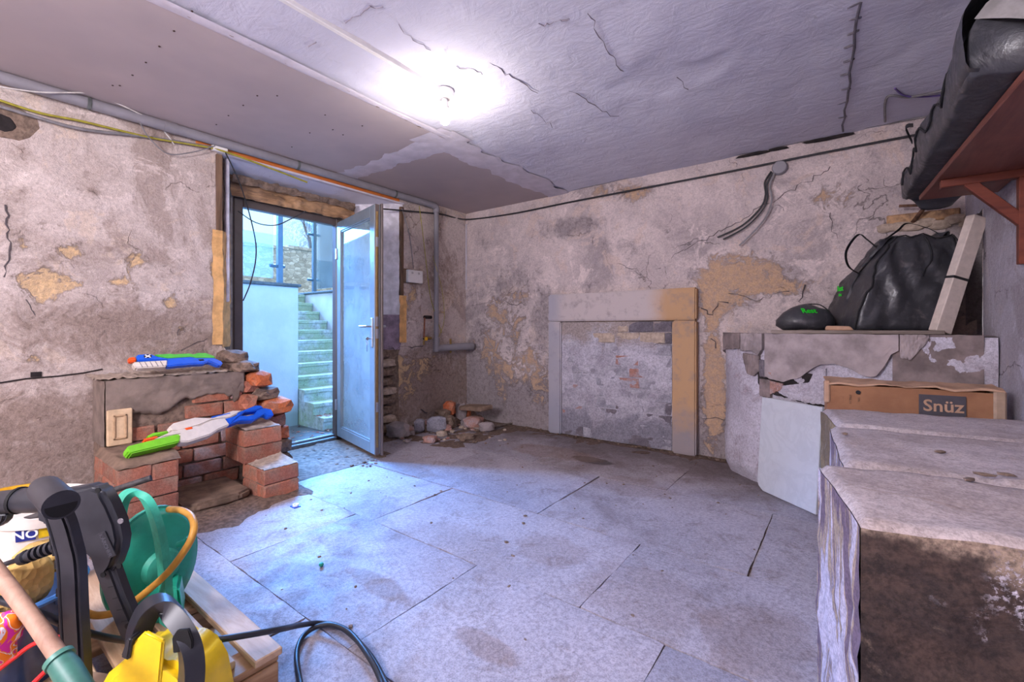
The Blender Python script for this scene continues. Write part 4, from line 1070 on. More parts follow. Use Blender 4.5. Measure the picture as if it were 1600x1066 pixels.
# ------------------------------------------------------------------ old wash copper: rounded masonry mass in the right back corner
def copper_mat():
    k = Mat('flaking_limewash', .9, 0, .2)
    n1 = k.noise(2.2, 8, .65, dist=.6); n2 = k.noise(9, 8, .7, dist=.4); n3 = k.noise(50, 5)
    c = k.mix(k.rng(n1, .35, .65), col(198,194,206), col(178,172,182))
    c = k.mix(k.op('MULTIPLY', k.rng(n2, .5, .68), .6), c, col(150,134,138))
    c = k.mix(k.op('MULTIPLY', k.rng(n3, .6, .72), .4), c, col(110,100,104)); k.color(k.grain(c, .2))
    k.bump(k.op('ADD', n2, k.op('MULTIPLY', n3, .4)), .6, .012); return k.m
M['limewash'] = copper_mat()
M['render_grey'] = plain('grey_render_crust', col(158,146,146), .92, var=.18, scale=8, bump=.6)
M['render_dark'] = plain('dark_render_crust', col(136,122,120), .92, var=.2, scale=8, bump=.6)
M['hollow'] = plain('hollow_shade_and_fittings', col(44,38,38), 1, var=.2, scale=20)  # near-black painting the shade inside gaps and holes, also used on dark fittings
OUT = [Vector(p) for p in curve_pts([(-.78,4.008,0),(-.76,3.80,0),(-.64,3.58,0),(-.42,3.42,0),(-.12,3.30,0),(.22,3.23,0),(.592,3.20,0)], 10)]
LEN = [0.0]
for a, c in zip(OUT, OUT[1:]): LEN.append(LEN[-1] + (c-a).length)
SL = LEN[-1]
def outp(s, off=0.0):
    s = max(0, min(SL, s))
    for i in range(len(OUT)-1):
        if s <= LEN[i+1] or i == len(OUT)-2:
            t = (s-LEN[i])/(LEN[i+1]-LEN[i]); p = OUT[i].lerp(OUT[i+1], t); d = (OUT[min(i+2, len(OUT)-1)]-OUT[max(i-1, 0)]).normalized()
            return p + Vector((-d.y, d.x, 0))*-off if False else p + Vector((d.y, -d.x, 0))*off
def s_of(px):                                  # where the view line at this column meets the rounded front
    r = ray(px, 513); best = (9, 0)
    for i in range(400):
        p = outp(SL*i/399); d = p.dot(CD); c = (p.dot(CR)/d*FPX + 800)
        if abs(c-px) < best[0] or best[0] == 9: best = (abs(c-px), SL*i/399)
    return best[1]
ZT = 1.045
cop = thing('wash_copper', 'rounded masonry wash copper with flaking whitewash and cracked top', 'masonry', (-.2, 3.6, 0))
b = MB()
b.grid(lambda u, v: outp(SL*u, .018*fbm(u*5, v*4, 1, 1.4) + .02*(1-v)*fbm(u*9, 0, 4, 1) - .05*sstep(.12, 0, v)) + Vector((0, 0, lerp(-.02, ZT-.012, v))), 80, 44)
put('body', b, M['limewash'], cop, smooth='all')
b = MB(); b.grid(lambda u, v: Vector((outp(SL*u).x, outp(SL*u).y, ZT-.008)).lerp(Vector((max(-.78, outp(SL*u).x), YB, ZT-.004)), v) + Vector((0, 0, .008*fbm(u*7, v*4, 3, 1))), 50, 10)
put('top_bed', b, M['render_dark'], cop, smooth='all')
def crust(nm, pxa, pxb, low, off, m, top=None, th=.035):
    sa, sb = s_of(pxa), s_of(pxb); n = 44; b = MB()
    def zl(u):
        px = lerp(pxa, pxb, u); py = pl(low, px); p = outp(lerp(sa, sb, u), off); D = p.dot(CD)
        return CAMZ - (py-HOR)*D/FPX + .008*fbm(u*9, sa, 0, 2)
    def zt(u):
        if not top: return ZT + .004*fbm(u*6, 2, 0, 1)
        px = lerp(pxa, pxb, u); py = pl(top, px); p = outp(lerp(sa, sb, u), off); return CAMZ - (py-HOR)*p.dot(CD)/FPX
    W = lambda u: lerp(sa, sb, u)
    b.grid(lambda u, v: outp(W(u), off + .006*fbm(u*7, v*4, sa, 1.4)) + Vector((0, 0, lerp(zl(u), zt(u), v))), n, 12)
    b.grid(lambda u, v: outp(W(u), lerp(off-th, off, v)) + Vector((0, 0, zl(u))), n, 2)          # broken lower edge
    b.grid(lambda u, v: outp(W(u), lerp(off, off-th, v)) + Vector((0, 0, zt(u))), n, 2)
    for e in (0, 1):
        b.grid(lambda u, v: outp(W(e), lerp(off-th, off, u) if e else lerp(off, off-th, u)) + Vector((0, 0, lerp(zl(e), zt(e), v))), 2, 12)
    return put(nm, b, m, cop, smooth=True)
crust('render_slab', 1199, 1404, [(1199,590),(1212,592),(1235,597),(1268,588),(1280,578),(1300,570),(1322,568),(1345,578),(1366,590),(1378,588),(1388,572),(1394,556),(1404,548)], .030, M['render_grey'])
crust('render_slab', 1407, 1452, [(1407,560),(1425,562),(1440,545),(1452,530)], .022, M['render_grey'])
crust('render_slab', 1395, 1538, [(1395,600),(1450,606),(1500,606),(1538,606)], .008, M['render_dark'])
crust('render_slab', 1139, 1160, [(1139,552),(1150,546),(1160,545)], .022, M['render_dark'])
crust('render_slab', 1162, 1194, [(1162,548),(1180,548),(1188,556),(1194,545)], .026, M['render_grey'])
crust('render_slab', 1163, 1188, [(1163,560),(1170,584),(1180,588),(1188,580)], .014, M['render_dark'], [(1163,552),(1188,556)])
crust('gap_shade', 1186, 1300, [(1186,600),(1196,612),(1230,620),(1300,640)], .0115, M['hollow'], [(1186,560),(1200,570),(1300,590)], .02)  # black strip painting the shade in the broken gap
crust('exposed_brick', 1190, 1216, [(1190,588),(1216,591)], .022, M['brick_sooty'], [(1190,562),(1216,566)])
crust('exposed_brick', 1204, 1214, [(1204,586),(1214,587)], .026, M['brick_orange'], [(1204,572),(1214,574)])
crust('exposed_brick', 1190, 1206, [(1190,618),(1206,622)], .020, M['render_dark'], [(1190,592),(1206,594)])
crust('exposed_brick', 1206, 1226, [(1206,616),(1226,608)], .022, M['brick_red_worn'], [(1206,595),(1226,600)])
crust('limewash_patch', 1218, 1292, [(1218,612),(1240,624),(1292,634)], .020, M['limewash'], [(1218,604),(1268,598),(1276,580),(1292,576)])

# marble slab leaning on the copper
BL, BRt = Vector((-.492, 3.396, .004)), Vector((-.148, 3.11, .004))
lx = (BRt-BL).normalized(); ln = Vector((-lx.y, lx.x, 0)); ln = ln if ln.y > 0 else -ln
ly = (UP*math.cos(R(4)) + ln*math.sin(R(4))).normalized()
def marble():
    k = Mat('white_marble', .35, 0, .4)
    n1 = k.noise(5, 8, .6, dist=2.0); v = k.rng(k.op('ABSOLUTE', k.op('SUBTRACT', n1, .5)), 0, .09, 1, 0); n2 = k.noise(3, 6)
    c = k.mix(k.op('MULTIPLY', v, .16), col(196,200,208), col(150,156,168)); c = k.mix(k.op('MULTIPLY', k.rng(n2, .5, .7), .3), c, col(168,168,176)); k.color(c); return k.m
W_ = (BRt-BL).length
mp = [(.05, 0), (W_, 0), (W_, .62), (.0, .615), (0, .06), (.012, .025)]
b = MB().prism(mp, frame(BL + ln*.012, lx, ly), .024); single('marble_slab', b, marble(), 'white veined marble slab leaning against the wash copper', 'slab', bevel=.003)

# ------------------------------------------------------------------ three stone bins / blocks along the right wall
def block_mat(name, a, b_, d, e):
    k = Mat(name, .8, 0, .25)
    n1 = k.noise(3, 8, .65, dist=.4); v = k.vec((.5, 2.2, 1)); n2 = k.noise(9, 8, .7, v, .5); n3 = k.noise(80, 4)
    c = k.mix(k.rng(n1, .35, .65), a, b_); c = k.mix(k.op('MULTIPLY', k.rng(n2, .56, .7), .5), c, d)
    c = k.mix(k.op('MULTIPLY', k.rng(n3, .62, .72), .45), c, e); k.color(k.grain(c, .2, 60))
    k.bump(k.op('ADD', n2, k.op('MULTIPLY', n3, .4)), .5, .006); return k.m
M['block_top'] = block_mat('sandstone_slab_top', col(190,176,172), col(172,156,150), col(150,128,112), col(96,82,74))
def side_paint():
    k = Mat('purple_limewashed_side', .8, 0, .25)
    v = k.vec((2.5, 2.5, .55)); n1 = k.noise(3.2, 7, .6, v, .8); n2 = k.noise(50, 5); n3 = k.noise(14, 4, .5, k.vec((1, 1, .3)))
    c = k.mix(k.rng(n1, .50, .54), col(110,92,104), col(184,174,184))
    c = k.mix(k.op('MULTIPLY', k.rng(n1, .455, .49), k.rng(n1, .52, .50)), c, col(170,148,124))
    c = k.mix(k.op('MULTIPLY', k.rng(n3, .70, .74), .8), c, col(200,160,96)); c = k.mix(k.op('MULTIPLY', k.rng(n2, .62, .72), .35), c, col(84,72,78)); k.color(k.grain(c, .25, 50))
    k.bump(k.op('ADD', k.rng(n1, .48, .54), k.op('MULTIPLY', n2, .4)), .5, .006); return k.m
def front_dark():
    k = Mat('sooty_brown_face', .6, 0, .35)
    n1 = k.noise(5, 10, .72, dist=.6); n2 = k.noise(90, 5, .75); n3 = k.noise(2.0, 5, .6, k.vec(None, (3.3, 1, 0))); x, y, z = k.xyz()
    c = k.mix(k.rng(n1, .35, .65), col(70,54,46), col(44,35,33))
    c = k.mix(k.op('MULTIPLY', k.rng(n1, .56, .66), .55), c, col(132,112,96))
    zz = k.op('ADD', z, k.op('MULTIPLY', k.op('SUBTRACT', n3, .5), .5))
    c = k.mix(k.rng(zz, .655, .70), c, k.mix(k.rng(n2, .3, .7), col(160,140,120), col(120,100,86)))
    c = k.mix(k.op('MULTIPLY', k.rng(n3, .52, .6), k.rng(n2, .50, .6)), c, col(190,182,190)); k.color(k.grain(c, .35, 35))
    k.bump(k.op('ADD', n1, k.op('MULTIPLY', n2, .3)), .6, .008); return k.m
M['side_paint'] = side_paint(); M['front_dark'] = front_dark()
M['side_ochre'] = block_mat('ochre_limewashed_side', col(150,128,96), col(120,100,78), col(176,164,160), col(90,76,60))
def bin_block(c4, z1, side, front, label, top_t=.02, wob=0.0):
    # c4: near-left, near-right, far-right, far-left at the top
    t = thing('stone_block', label, 'stone block', (sum(p[0] for p in c4)/4, sum(p[1] for p in c4)/4, 0), 'stone blocks along the right wall')
    nl, nr, fr_, fl = [Vector((p[0], p[1], 0)) for p in c4]
    ctr = (nl+nr+fr_+fl)/4
    def edge(u, v):
        return nl.lerp(nr, u).lerp(fl.lerp(fr_, u), v)
    nu, nv = 40, 24
    def topfn(u, v):
        p = edge(u, v); ed = min(u, v, 1-v)
        r_ = .030*(1-sstep(0, .05, min(u*1.6, v, 1-v)))**2
        jit = .005*fbm(p.x, p.y, z1, 6)*(1 if u == 0 or v == 0 else 0)
        q = p + Vector((jit, jit, 0)); return Vector((q.x, q.y, z1 - r_*.5 + .007*fbm(p.x, p.y, 2, 5)))
    b = MB(); b.grid(topfn, nu, nv)
    put('top_slab', b, M['block_top'], t, smooth='all')
    b = MB(); b.grid(lambda u, v: edge(0, 1-u) + Vector((.010*fbm(u*4, v*5, 2, 1.5)*math.sin(PI*v) - .002, 0, lerp(-.01, topfn(0, 1-u).z, v)-0)) + Vector((.005*fbm(edge(0,1-u).x, edge(0,1-u).y, z1, 6)*v, .005*fbm(edge(0,1-u).x, edge(0,1-u).y, z1, 6)*v, 0)), 24, 36)
    put('left_face', b, side, t, smooth='all')
    b = MB(); b.grid(lambda u, v: edge(u, 0) + Vector((0, -.012*fbm(u*4, v*5, 5, 1.5)*math.sin(PI*v), lerp(-.01, topfn(u, 0).z, v))) + Vector((.005*fbm(edge(u,0).x, edge(u,0).y, z1, 6)*v, .005*fbm(edge(u,0).x, edge(u,0).y, z1, 6)*v, 0)), 36, 36)
    put('front_face', b, front, t, smooth='all')
    b = MB(); b.grid(lambda u, v: edge(1-u, 1) + Vector((0, 0, lerp(-.01, topfn(1-u, 1).z, v))), 10, 10)
    put('back_face', b, side, t)
    return t
xr = XR-.012
bin_block([(.020,1.106),(xr,1.222),(xr,1.60),(-.067,1.512)], .707, M['side_paint'], M['front_dark'], 'nearest stone block with dark brown front and purple flaking side')
bin_block([(-.008,1.545),(xr,1.625),(xr,2.17),(-.056,2.13)], .707, M['side_paint'], M['side_ochre'], 'middle stone block with pale worn top behind the nearest block')
bin_block([(-.03,2.165),(xr,2.20),(xr,2.70),(-.10,2.557)], .707, M['side_ochre'], M['side_ochre'], 'farthest stone block with ochre side in front of the cardboard box')
b = MB()
for i, (px, py, l) in enumerate([(1538,744,.05),(1574,744,.035),(1470,708,.03),(1320,680,.02),(1515,752,.03)]):
    p = onZ(px, py, .712); b.lump((p.x, p.y, .716), (l, .014, .01), 500+i, .4, 1, rz=.2*i)
single('stone_chips', b, M['mortar'], 'small pale stone chips lying on the middle stone block', 'debris', kind='stuff')

# ------------------------------------------------------------------ cardboard box
def cardb():
    k = Mat('corrugated_cardboard', .85, 0, .15); n1 = k.noise(4, 6); n2 = k.noise(40, 3, .5, k.vec((1, 1, 6)))
    c = k.mix(k.rng(n1, .35, .65), col(170,124,92), col(146,104,78)); k.color(c); k.bump(n2, .25, .004); k.bump(n1, .3, .02); return k.m
M['card'] = cardb(); M['card_pale'] = plain('cardboard_top', col(182,146,120), .85, var=.1, scale=12, bump=.3)
bxo = thing('cardboard_box', 'long flattened brown cardboard box with dark printed name panel', 'box', (.24, 2.89, 0))
A = Vector((-.085, 2.80, 0)); B = Vector((.545, 2.875, 0)); bx_ = (B-A).normalized(); bn = Vector((-bx_.y, bx_.x, 0)); BD, BH, BLn = .135, .80, (B-A).length
TB = frame(A, bx_, bn)
b = MB(); b.grid(lambda u, v: TB @ Vector((BLn*u, -.006*fbm(u*4, v*3, 1, 1.2)*math.sin(PI*u), BH*v - .012*sstep(.9, 1, v)*(1-.6*math.sin(u*PI)))), 40, 24); put('front_panel', b, M['card'], bxo, smooth='all')
b = MB(); b.box((0, .004, 0), (.004, BD, BH-.006), TB); b.box((BLn-.004, .004, 0), (BLn, BD, BH-.006), TB); b.box((.004, BD-.004, 0), (BLn-.004, BD, BH+.004), TB); put('side_panel', b, M['card'], bxo)
b = MB(); b.grid(lambda u, v: TB @ Vector((-.006+(BLn+.012)*u, lerp(-.008, BD, v), BH + .006 + .010*fbm(u*6, v*2, 5, 1.2) + .012*v)), 40, 6)
b.grid(lambda u, v: TB @ Vector((-.006+(BLn+.012)*u, -.010+.002*v, BH + .006 + .010*fbm(u*6, 0, 5, 1.2) - .010*(1-v)*(1-.7*sstep(.25,.45,u)*sstep(.7,.5,u)))), 40, 2)
put('top_flap', b, M['card_pale'], bxo, smooth='all')
b = MB(); b.box((-.012, -.010, BH-.10), (.012, .04, BH+.012), TB); put('crushed_corner', b, M['card_pale'], bxo, bevel=.006)
b = MB(); b.box((BLn-.03, -.012, BH-.14), (BLn+.012, .08, BH+.004), TB); kt = plain('clear_packing_tape', col(176,150,126), .2, spec=.6, var=.08); put('packing_tape', b, kt, bxo, bevel=.008)
pcx = .435; 
b = MB().prism([(-.082,-.05),(.072,-.05),(.080,-.042),(.080,.045),(-.082,.045)], TB @ frame((pcx, -.009, BH-.075), (1,0,0), (0,0,1)), .002); put('printed_panel', b, plain('printed_ink_grey', col(76,72,78), .6, var=.06), bxo)
text_mesh('printed_name', 'Snüz', .075, TB @ frame((pcx+.002, -.0115, BH-.082), (1,0,0), (0,0,1)), M['card_pale'], bxo, .0006, bold=.0012)
b = MB(); 
b.prism([(.010*math.cos(a*PI/8), .010*math.sin(a*PI/8)) for a in range(16)], TB @ frame((.125, -.009, BH-.038), (1,0,0), (0,0,1)), .002)
put('printed_icon', b, M['ink_black'], bxo)
for xx, s_, w_ in ((.128, 'Snüz.', .012), (.095, 'snuz.co', .016), (.068, '_______', .008)):
    text_mesh('printed_lines', s_, w_, TB @ frame((xx, -.0085, BH-.075), (0,0,-1), (1,0,0)), plain('ink_brown', col(110,84,66), .7), bxo, .0004)

# ------------------------------------------------------------------ things on top of the copper
M['pvc_black'] = None
def pvc():
    k = Mat('black_pvc_fabric', .38, 0, .5); n1 = k.noise(5, 6, .6, dist=.8); n2 = k.noise(30, 5)
    c = k.mix(k.rng(n2, .5, .75), col(58,58,63), col(80,78,82)); c = k.mix(k.op('MULTIPLY', k.rng(n1, .62, .76), .5), c, col(120,112,112)); k.color(c)
    k.bump(n1, .35, .03); k.rough(k.rng(n2, .3, .7, .3, .55)); return k.m
M['pvc_black'] = pvc(); M['webbing'] = plain('black_webbing', col(30,30,33), .7, var=.1)
M['neon'] = plain('neon_green_print', col(30,220,40), .5, var=.05)
single('timber_plank', MB().box((-.40, 3.34, ZT), (.42, 3.50, ZT+.022), Matrix.Translation((0,0,0))), M['timber_grey'], 'grey weathered plank lying on the wash copper under the bags', 'plank', bevel=.003)
b = MB().hexa([(-.115,3.345,ZT+.023),(.03,3.33,ZT+.023),(.02,3.45,ZT+.023),(-.10,3.45,ZT+.023)], [(-.11,3.35,ZT+.05),(.01,3.34,ZT+.046),(.01,3.45,ZT+.048),(-.09,3.45,ZT+.05)])
single('stone_fragment', b, M['card_pale'], 'flat pale stone fragment on the plank between the bags', 'stone', bevel=.006)
# large bag: box with slumped, pinched top
bag = thing('carry_bag', 'large black zipped carry bag slumped on the wash copper', 'bag', (.2, 3.65, ZT+.022))
Rz = Matrix.Rotation(R(20), 4, 'Z')
TBg = Matrix.Translation((.035, 3.45, ZT+.026)) @ Rz
BW, BDp, BHh = .46, .40, .64
def bagp(u, v, w):                             # u along front, v depth, w height, each 0..1
    sl = .10*w*w                               # leans right as it rises
    bul = math.sin(PI*w)**.6
    x = BW*u; y = BDp*v; z = BHh*w*(1 - .10*abs(v-.35)*2*w - .16*max(0, .25-u)*w*4*(.5+v) - .05*u*w)
    x += (u-.5)*.05*bul + w*(.21*(1-u)*(.55+.45*(1-v)) + .06*u) + .02*fbm(u*3, w*3, v*2, 1)
    y += (v-.5)*.08*bul + .02*fbm(u*4, w*3, 4, 1) + (.08*w*w if v < .5 else -.10*w*w)
    fo = u*3.2 + w*1.5 + .5*fbm(u*2, w*2, 6, 1); tri = abs((fo % 1) - .5)*2
    y += .05*tri*(1-v)*math.sin(PI*min(1, w*1.05))**.5*(.3+.7*w)
    z -= .03*abs(((u*2.3+.2) % 1)-.5)*2*w*w
    return TBg @ Vector((x, y, z))
b = MB(); n = 22
b.grid(lambda u, w: bagp(u, 0, w), n, n); b.grid(lambda u, w: bagp(1, u, w), n, n); b.grid(lambda u, w: bagp(1-u, 1, w), n, n); b.grid(lambda u, w: bagp(0, 1-u, w), n, n)
b.grid(lambda u, v: bagp(u, v, 1) + Vector((0, 0, -.03*math.sin(PI*v)*math.sin(PI*u) + .02*fbm(u*5, v*3, 1, 1))), n, n); b.grid(lambda u, v: bagp(u, 1-v, 0), n, n)
o = put('bag_body', b, M['pvc_black'], bag, smooth='all', weld=True)
def seam(nm, pts, r=.004, m='webbing'): return put(nm, MB().tube(pts, r, 6), M[m], bag, smooth=True)
seam('piping', [bagp(0, 0, i/16) + Vector((-.004, -.004, 0)) for i in range(17)], .006); seam('piping', [bagp(1, 0, i/16) + Vector((.004, -.004, 0)) for i in range(17)]); seam('piping', [bagp(i/16, 0, 1) + Vector((0, -.004, .004)) for i in range(17)])
seam('zip', [bagp(.58 + .06*math.sin(i*.3), 0, .52 + .44*i/10) + Vector((0, -.005, 0)) for i in range(11)], .005)
a0, a1 = bagp(0, .35, .62), bagp(0, .30, .96)
put('strap', MB().ribbon(curve_pts([a0, a0 + Vector((-.06,-.06,.05)), a0 + Vector((-.07,-.06,.15)), a0 + Vector((-.01,-.03,.25)), (a0+a1)/2 + Vector((.0,-.01,.14)), a1+Vector((.02,0,.0))], 6), (-.4,-.9,0), .028, .003), M['webbing'], bag)
a0, a1 = bagp(.1, .2, 1.0), bagp(.95, .3, 1.0)
put('strap', MB().ribbon(curve_pts([a0, a0 + Vector((.06,0,.05)), (a0+a1)/2 + Vector((-.02,0,.085)), a1 + Vector((-.05,0,.04)), a1], 6), (-.4,-.9,0), .026, .003), M['webbing'], bag)
left_n = (Rz @ Vector((-1, 0, 0))); left_x = (Rz @ Vector((0, -1, 0)))
lc = bagp(0, .70, .50)
for i, (s_, sz) in enumerate((('Rest', .052), ('Rest', .026))):
    text_mesh('printed_name', s_, sz, frame(lc + left_n*.028 + Vector((0, 0, -.042*i)) , left_x - UP*.0, UP), M['neon'], bag, .001, bold=.001)
# small bag
sb = thing('drawstring_bag', 'small black bag with green lettering beside the large bag', 'bag', (-.25, 3.62, ZT))
TS = Matrix.Translation((-.235, 3.66, ZT+.024)) @ Matrix.Rotation(R(25), 4, 'Z')
b = MB(); prof = [(0, 0), (.12, .0), (.155, .03), (.15, .07), (.115, .12), (.07, .155), (.03, .172), (0, .176)]
b.lathe(prof, 28, TS, 1.15, .85)
for i, v in enumerate(b.v): b.v[i] = v + Vector((.02, .012, .016))*fbm(v.x, v.y, v.z, 9) 
put('bag_body', b, M['pvc_black'], sb, smooth='all')
pn = TS @ Vector((-.02, -.105, .118)); pdir = (pn - (TS @ Vector((0, 0, .03)))).normalized()
text_mesh('printed_name', 'Rest', .055, frame(pn + pdir*.012, CR, UP*.75 + CD*.6), M['neon'], sb, .001, bold=.001)
put('drawstring', MB().tube(curve_pts([TS @ Vector(p) for p in ((.02,.0,.176),(.08,-.02,.17),(.12,-.05,.13))], 5), .004, 6), M['webbing'], sb)
# pale board leaning
Bb, Bt = Vector((.405, 3.40, ZT+.012)), Vector((.565, 3.49, 1.69))
byd = (Bt-Bb).normalized(); bxd = (CR - byd*CR.dot(byd)).normalized()
b = MB().prism([(-.045,0),(.045,0),(.040,(Bt-Bb).length),(-.040,(Bt-Bb).length)], frame(Bb, bxd, byd), .05)
brd = single('leaning_board', b, plain('pale_boxed_board', col(206,192,182), .6, var=.06), 'long pale board leaning in the corner beside the large black bag', 'board', bevel=.004)
b = MB().prism([(-.044,.30),(.043,.30),(.043,.314),(-.044,.314)], frame(Bb, bxd, byd), .053); put('dark_band', b, M['webbing'], brd)
# iron bar and socket in the back wall above the bag
b = MB(); p0, p1_, p2_ = onY(1405, 322, YB-.10), onY(1486, 319, YB-.16), onY(1445, 324, YB-.12); p3 = onY(1424, 350, YB-.005)
b.tube([p0, p1_], .009, 8); b.tube([p2_, p3], .012, 8)
single('iron_bar', b, plain('rusty_iron', col(112,82,66), .8, .4, var=.3), 'rusty iron bar bracket fixed to the back wall above the bag', 'bar', smooth=True)
pa, pb2 = onY(1385, 346, YB), onY(1500, 330, YB)
put('wall_pocket', MB().box((pa.x, YB-.018, pa.z-.03), (pb2.x, YB+.0, pa.z+.035)), M['timber_old_y'], wall_back, bevel=.006)
b = MB()
for i in range(7): b.lump((lerp(pa.x, pb2.x+.04, i/6), YB-.012, pa.z-.05+.02*math.sin(i*3)), (.10, .03, .06), 700+i, .25, 2, 0, 0, .85)
put('broken_stonework', b, M['dust'], wall_back)

# ------------------------------------------------------------------ shelf with long bag
SZ = 1.75
sh = thing('wall_shelf', 'brown painted wooden shelf on a strut fixed to the right wall', 'shelf', (.45, 2.3, SZ))
c0, c1_ = Vector((.288, 3.13, 0)), Vector((.42, 1.0, 0))
put('shelf_board', MB().hexa([(c1_.x,c1_.y,SZ),(XR-.006,1.0,SZ),(XR-.006,3.20,SZ),(c0.x+.01,c0.y+.03,SZ)], [(c1_.x,c1_.y,SZ+.024),(XR-.006,1.0,SZ+.024),(XR-.006,3.20,SZ+.024),(c0.x+.01,c0.y+.03,SZ+.024)]), M['shelf'], sh, bevel=.003)
for yy in (2.80, 1.35):
    put('batten', MB().box((.335, yy-.022, SZ-.036), (XR-.006, yy+.022, SZ)), M['shelf_edge'], sh, bevel=.003)
    put('strut', MB().prism([(-.020,0),(.020,0),(.020,.28),(-.020,.28)], frame((.44, yy, SZ-.02), (.8,0,.6), (.6,0,-.8)) if False else frame((.425, yy, SZ-.025), (.77,0,.64), (.64,0,-.77)), .036), M['shelf_edge'], sh, bevel=.003)
    put('wall_batten', MB().box((XR-.026, yy-.022, SZ-.40), (XR-.006, yy+.022, SZ-.036)), M['shelf_edge'], sh, bevel=.003)
lb = thing('long_bag', 'long black folded bag lying along the brown shelf', 'bag', (.4, 2.4, SZ+.024))
def lbag(u, v):                                # u round, v along from far to near
    y = lerp(3.34, 1.80, v); a = 2*PI*u
    ce, se = math.cos(a), math.sin(a)
    rx = .158*(1-.55*(1-sstep(0, .06, v))) ; rz_ = (.072 + .034*sstep(0, .5, v)+.012*sstep(.6,.9,v))*(1-.5*(1-sstep(0, .05, v)))
    x = .385 + .05*v + rx*math.copysign(abs(ce)**.7, ce) + .018*fbm(u*4, v*5, 1, 1)
    z = SZ+.028 + rz_ + rz_*math.copysign(abs(se)**.7, se) + .016*fbm(u*5, v*5, 7, 1)*max(0, se+.3) - (.05*(1-sstep(0,.05,v)))
    fx = .288 + .06*(3.13-y)/2.0
    if x < fx - .0 and z < SZ+.10: z -= .03*sstep(fx, fx-.06, x)
    if y < 3.18 and x > fx: z = max(z, SZ+.026)
    return Vector((min(x, XR-.012), y, z))
b = MB(); b.grid(lbag, 36, 90); b.f += [tuple(range(36))[::-1], tuple(90*37+i for i in range(36))]
put('bag_body', b, M['pvc_black'], lb, smooth='all')
b = MB(); b.tube([lbag(.5 - .02*math.sin(i), i/40) + Vector((-.004, 0, .012)) for i in range(6, 38)], .0045, 6); put('piping', b, M['webbing'], lb, smooth=True)
b = MB(); b.grid(lambda u, v: lbag(.22+.40*u, .82+.19*v) + Vector((-.006-.02*v*math.sin(PI*u), -.01*v, .010+.022*v*math.sin(PI*u))), 14, 10); put('folded_flap', b, M['pvc_black'], lb, smooth='all')
b = MB(); b.grid(lambda u, v: lbag(.10+.35*u, 1.0).lerp(Vector((.46, 1.74, SZ+.07)), v) + Vector((0, -.02*math.sin(PI*v), .01)), 12, 6); put('inner_lining', b, plain('grey_lining', col(140,136,134), .6), lb, smooth='all')
b = MB().ribbon([lbag(.44, .36+.02*i) + Vector((-.02-.018*math.sin(i*PI/6), 0, .02+.03*math.sin(i*PI/6))) for i in range(7)], (0,.3,1), .02, .003); put('strap', b, M['webbing'], lb)
# ------------------------------------------------------------------ pallet
pal = thing('wooden_pallet', 'pale pine pallet on the floor under the pressure washer', 'pallet', (-1.8, .2, 0))
PX0, PX1, PTZ = -2.35, -1.335, .14
for i, (y0, y1, xo) in enumerate([(.575,.652,0),(.455,.545,-.05),(.335,.425,-.01),(.19,.30,-.03),(.04,.15,0),(-.12,-.01,-.02),(-.28,-.17,0)]):
    put('deck_board', MB().box((PX0, y0, PTZ-.022), (PX1+xo, y1, PTZ)), M['pallet'], pal, bevel=.003)
for x in (-1.40, -1.85, -2.29):
    put('bearer', MB().box((x-.05, -.28, PTZ-.044), (x+.05, .648, PTZ-.0225)), M['pallet_y'], pal, bevel=.003)
    for y in (-.24, .17, .59):
        put('block', MB().box((x-.055, y-.055, .022), (x+.055, y+.055, PTZ-.0445)), M['pallet_y'], pal, bevel=.003)
for y0 in (-.28, .13, .55):
    put('base_board', MB().box((PX0, y0, .002), (PX1, y0+.095, .0215)), M['pallet'], pal, bevel=.003)
# ------------------------------------------------------------------ pressure washer
M['pw_yellow'] = plain('washer_yellow', col(238,200,28), .32, spec=.5, var=.06, scale=14)
M['pw_black'] = plain('washer_black', col(40,41,47), .42, spec=.45, var=.10, scale=22)
M['pw_dark'] = plain('black_trim_and_hollow_shade', col(12,12,14), .8, var=.05)  # black painting the shade inside hollows, also used for dark trim
def camT(px, py, D, tilt=0.0): return frame(at(px, py, D), CR, UP)
def cpoly(nm, pts, D, t, m, par, bev=.008, seg=3, smooth=True, label=None):
    x0, y0 = pts[0]; s = D/FPX
    b = MB().prism([((x-x0)*s, -(y-y0)*s) for x, y in pts], camT(x0, y0, D), t)
    return put(nm, b, m, par, bevel=bev, seg=seg, smooth=smooth, label=label)
def D_(px, py, d): return at(px, py, d)
pw = thing('pressure_washer', 'yellow and black pressure washer standing on the pallet', 'pressure washer', (-1.44, .36, PTZ))
cpoly('body_shell', [(180,1080),(184,1056),(202,1024),(228,1004),(290,1000),(318,1016),(334,1046),(344,1096),(342,1176),(186,1176)], 1.14, .15, M['pw_yellow'], pw, .018, 4)
cpoly('side_cover', [(206,1008),(228,985),(258,1000),(252,1064),(248,1120),(186,1120),(184,1060)], 1.065, .012, M['pw_yellow'], pw, .004)
cpoly('base', [(172,1120),(360,1120),(364,1165),(170,1165)], 1.16, .22, M['pw_black'], pw, .01)
ah = [D_(214,1012,1.10), D_(218,985,1.10), D_(232,955,1.10), D_(252,946,1.09), D_(276,968,1.07), D_(294,1000,1.05), D_(300,1040,1.045), D_(296,1090,1.045)]
put('carry_handle', MB().ribbon(curve_pts(ah, 6), (CR*.75 - CD*.66).normalized(), [.055]*43, .040), M['pw_black'], pw, bevel=.009, seg=2, smooth=True)
cpoly('handle_hollow_shade', [(270,996),(278,984),(296,982),(302,1000),(302,1014),(272,1020)], 1.032, .008, M['pw_dark'], pw, .002)  # dark plate painting the shaded inside of the handle
cpoly('gun_holder', [(204,1014),(214,985),(222,985),(216,1020)], 1.08, .06, M['pw_black'], pw, .004)
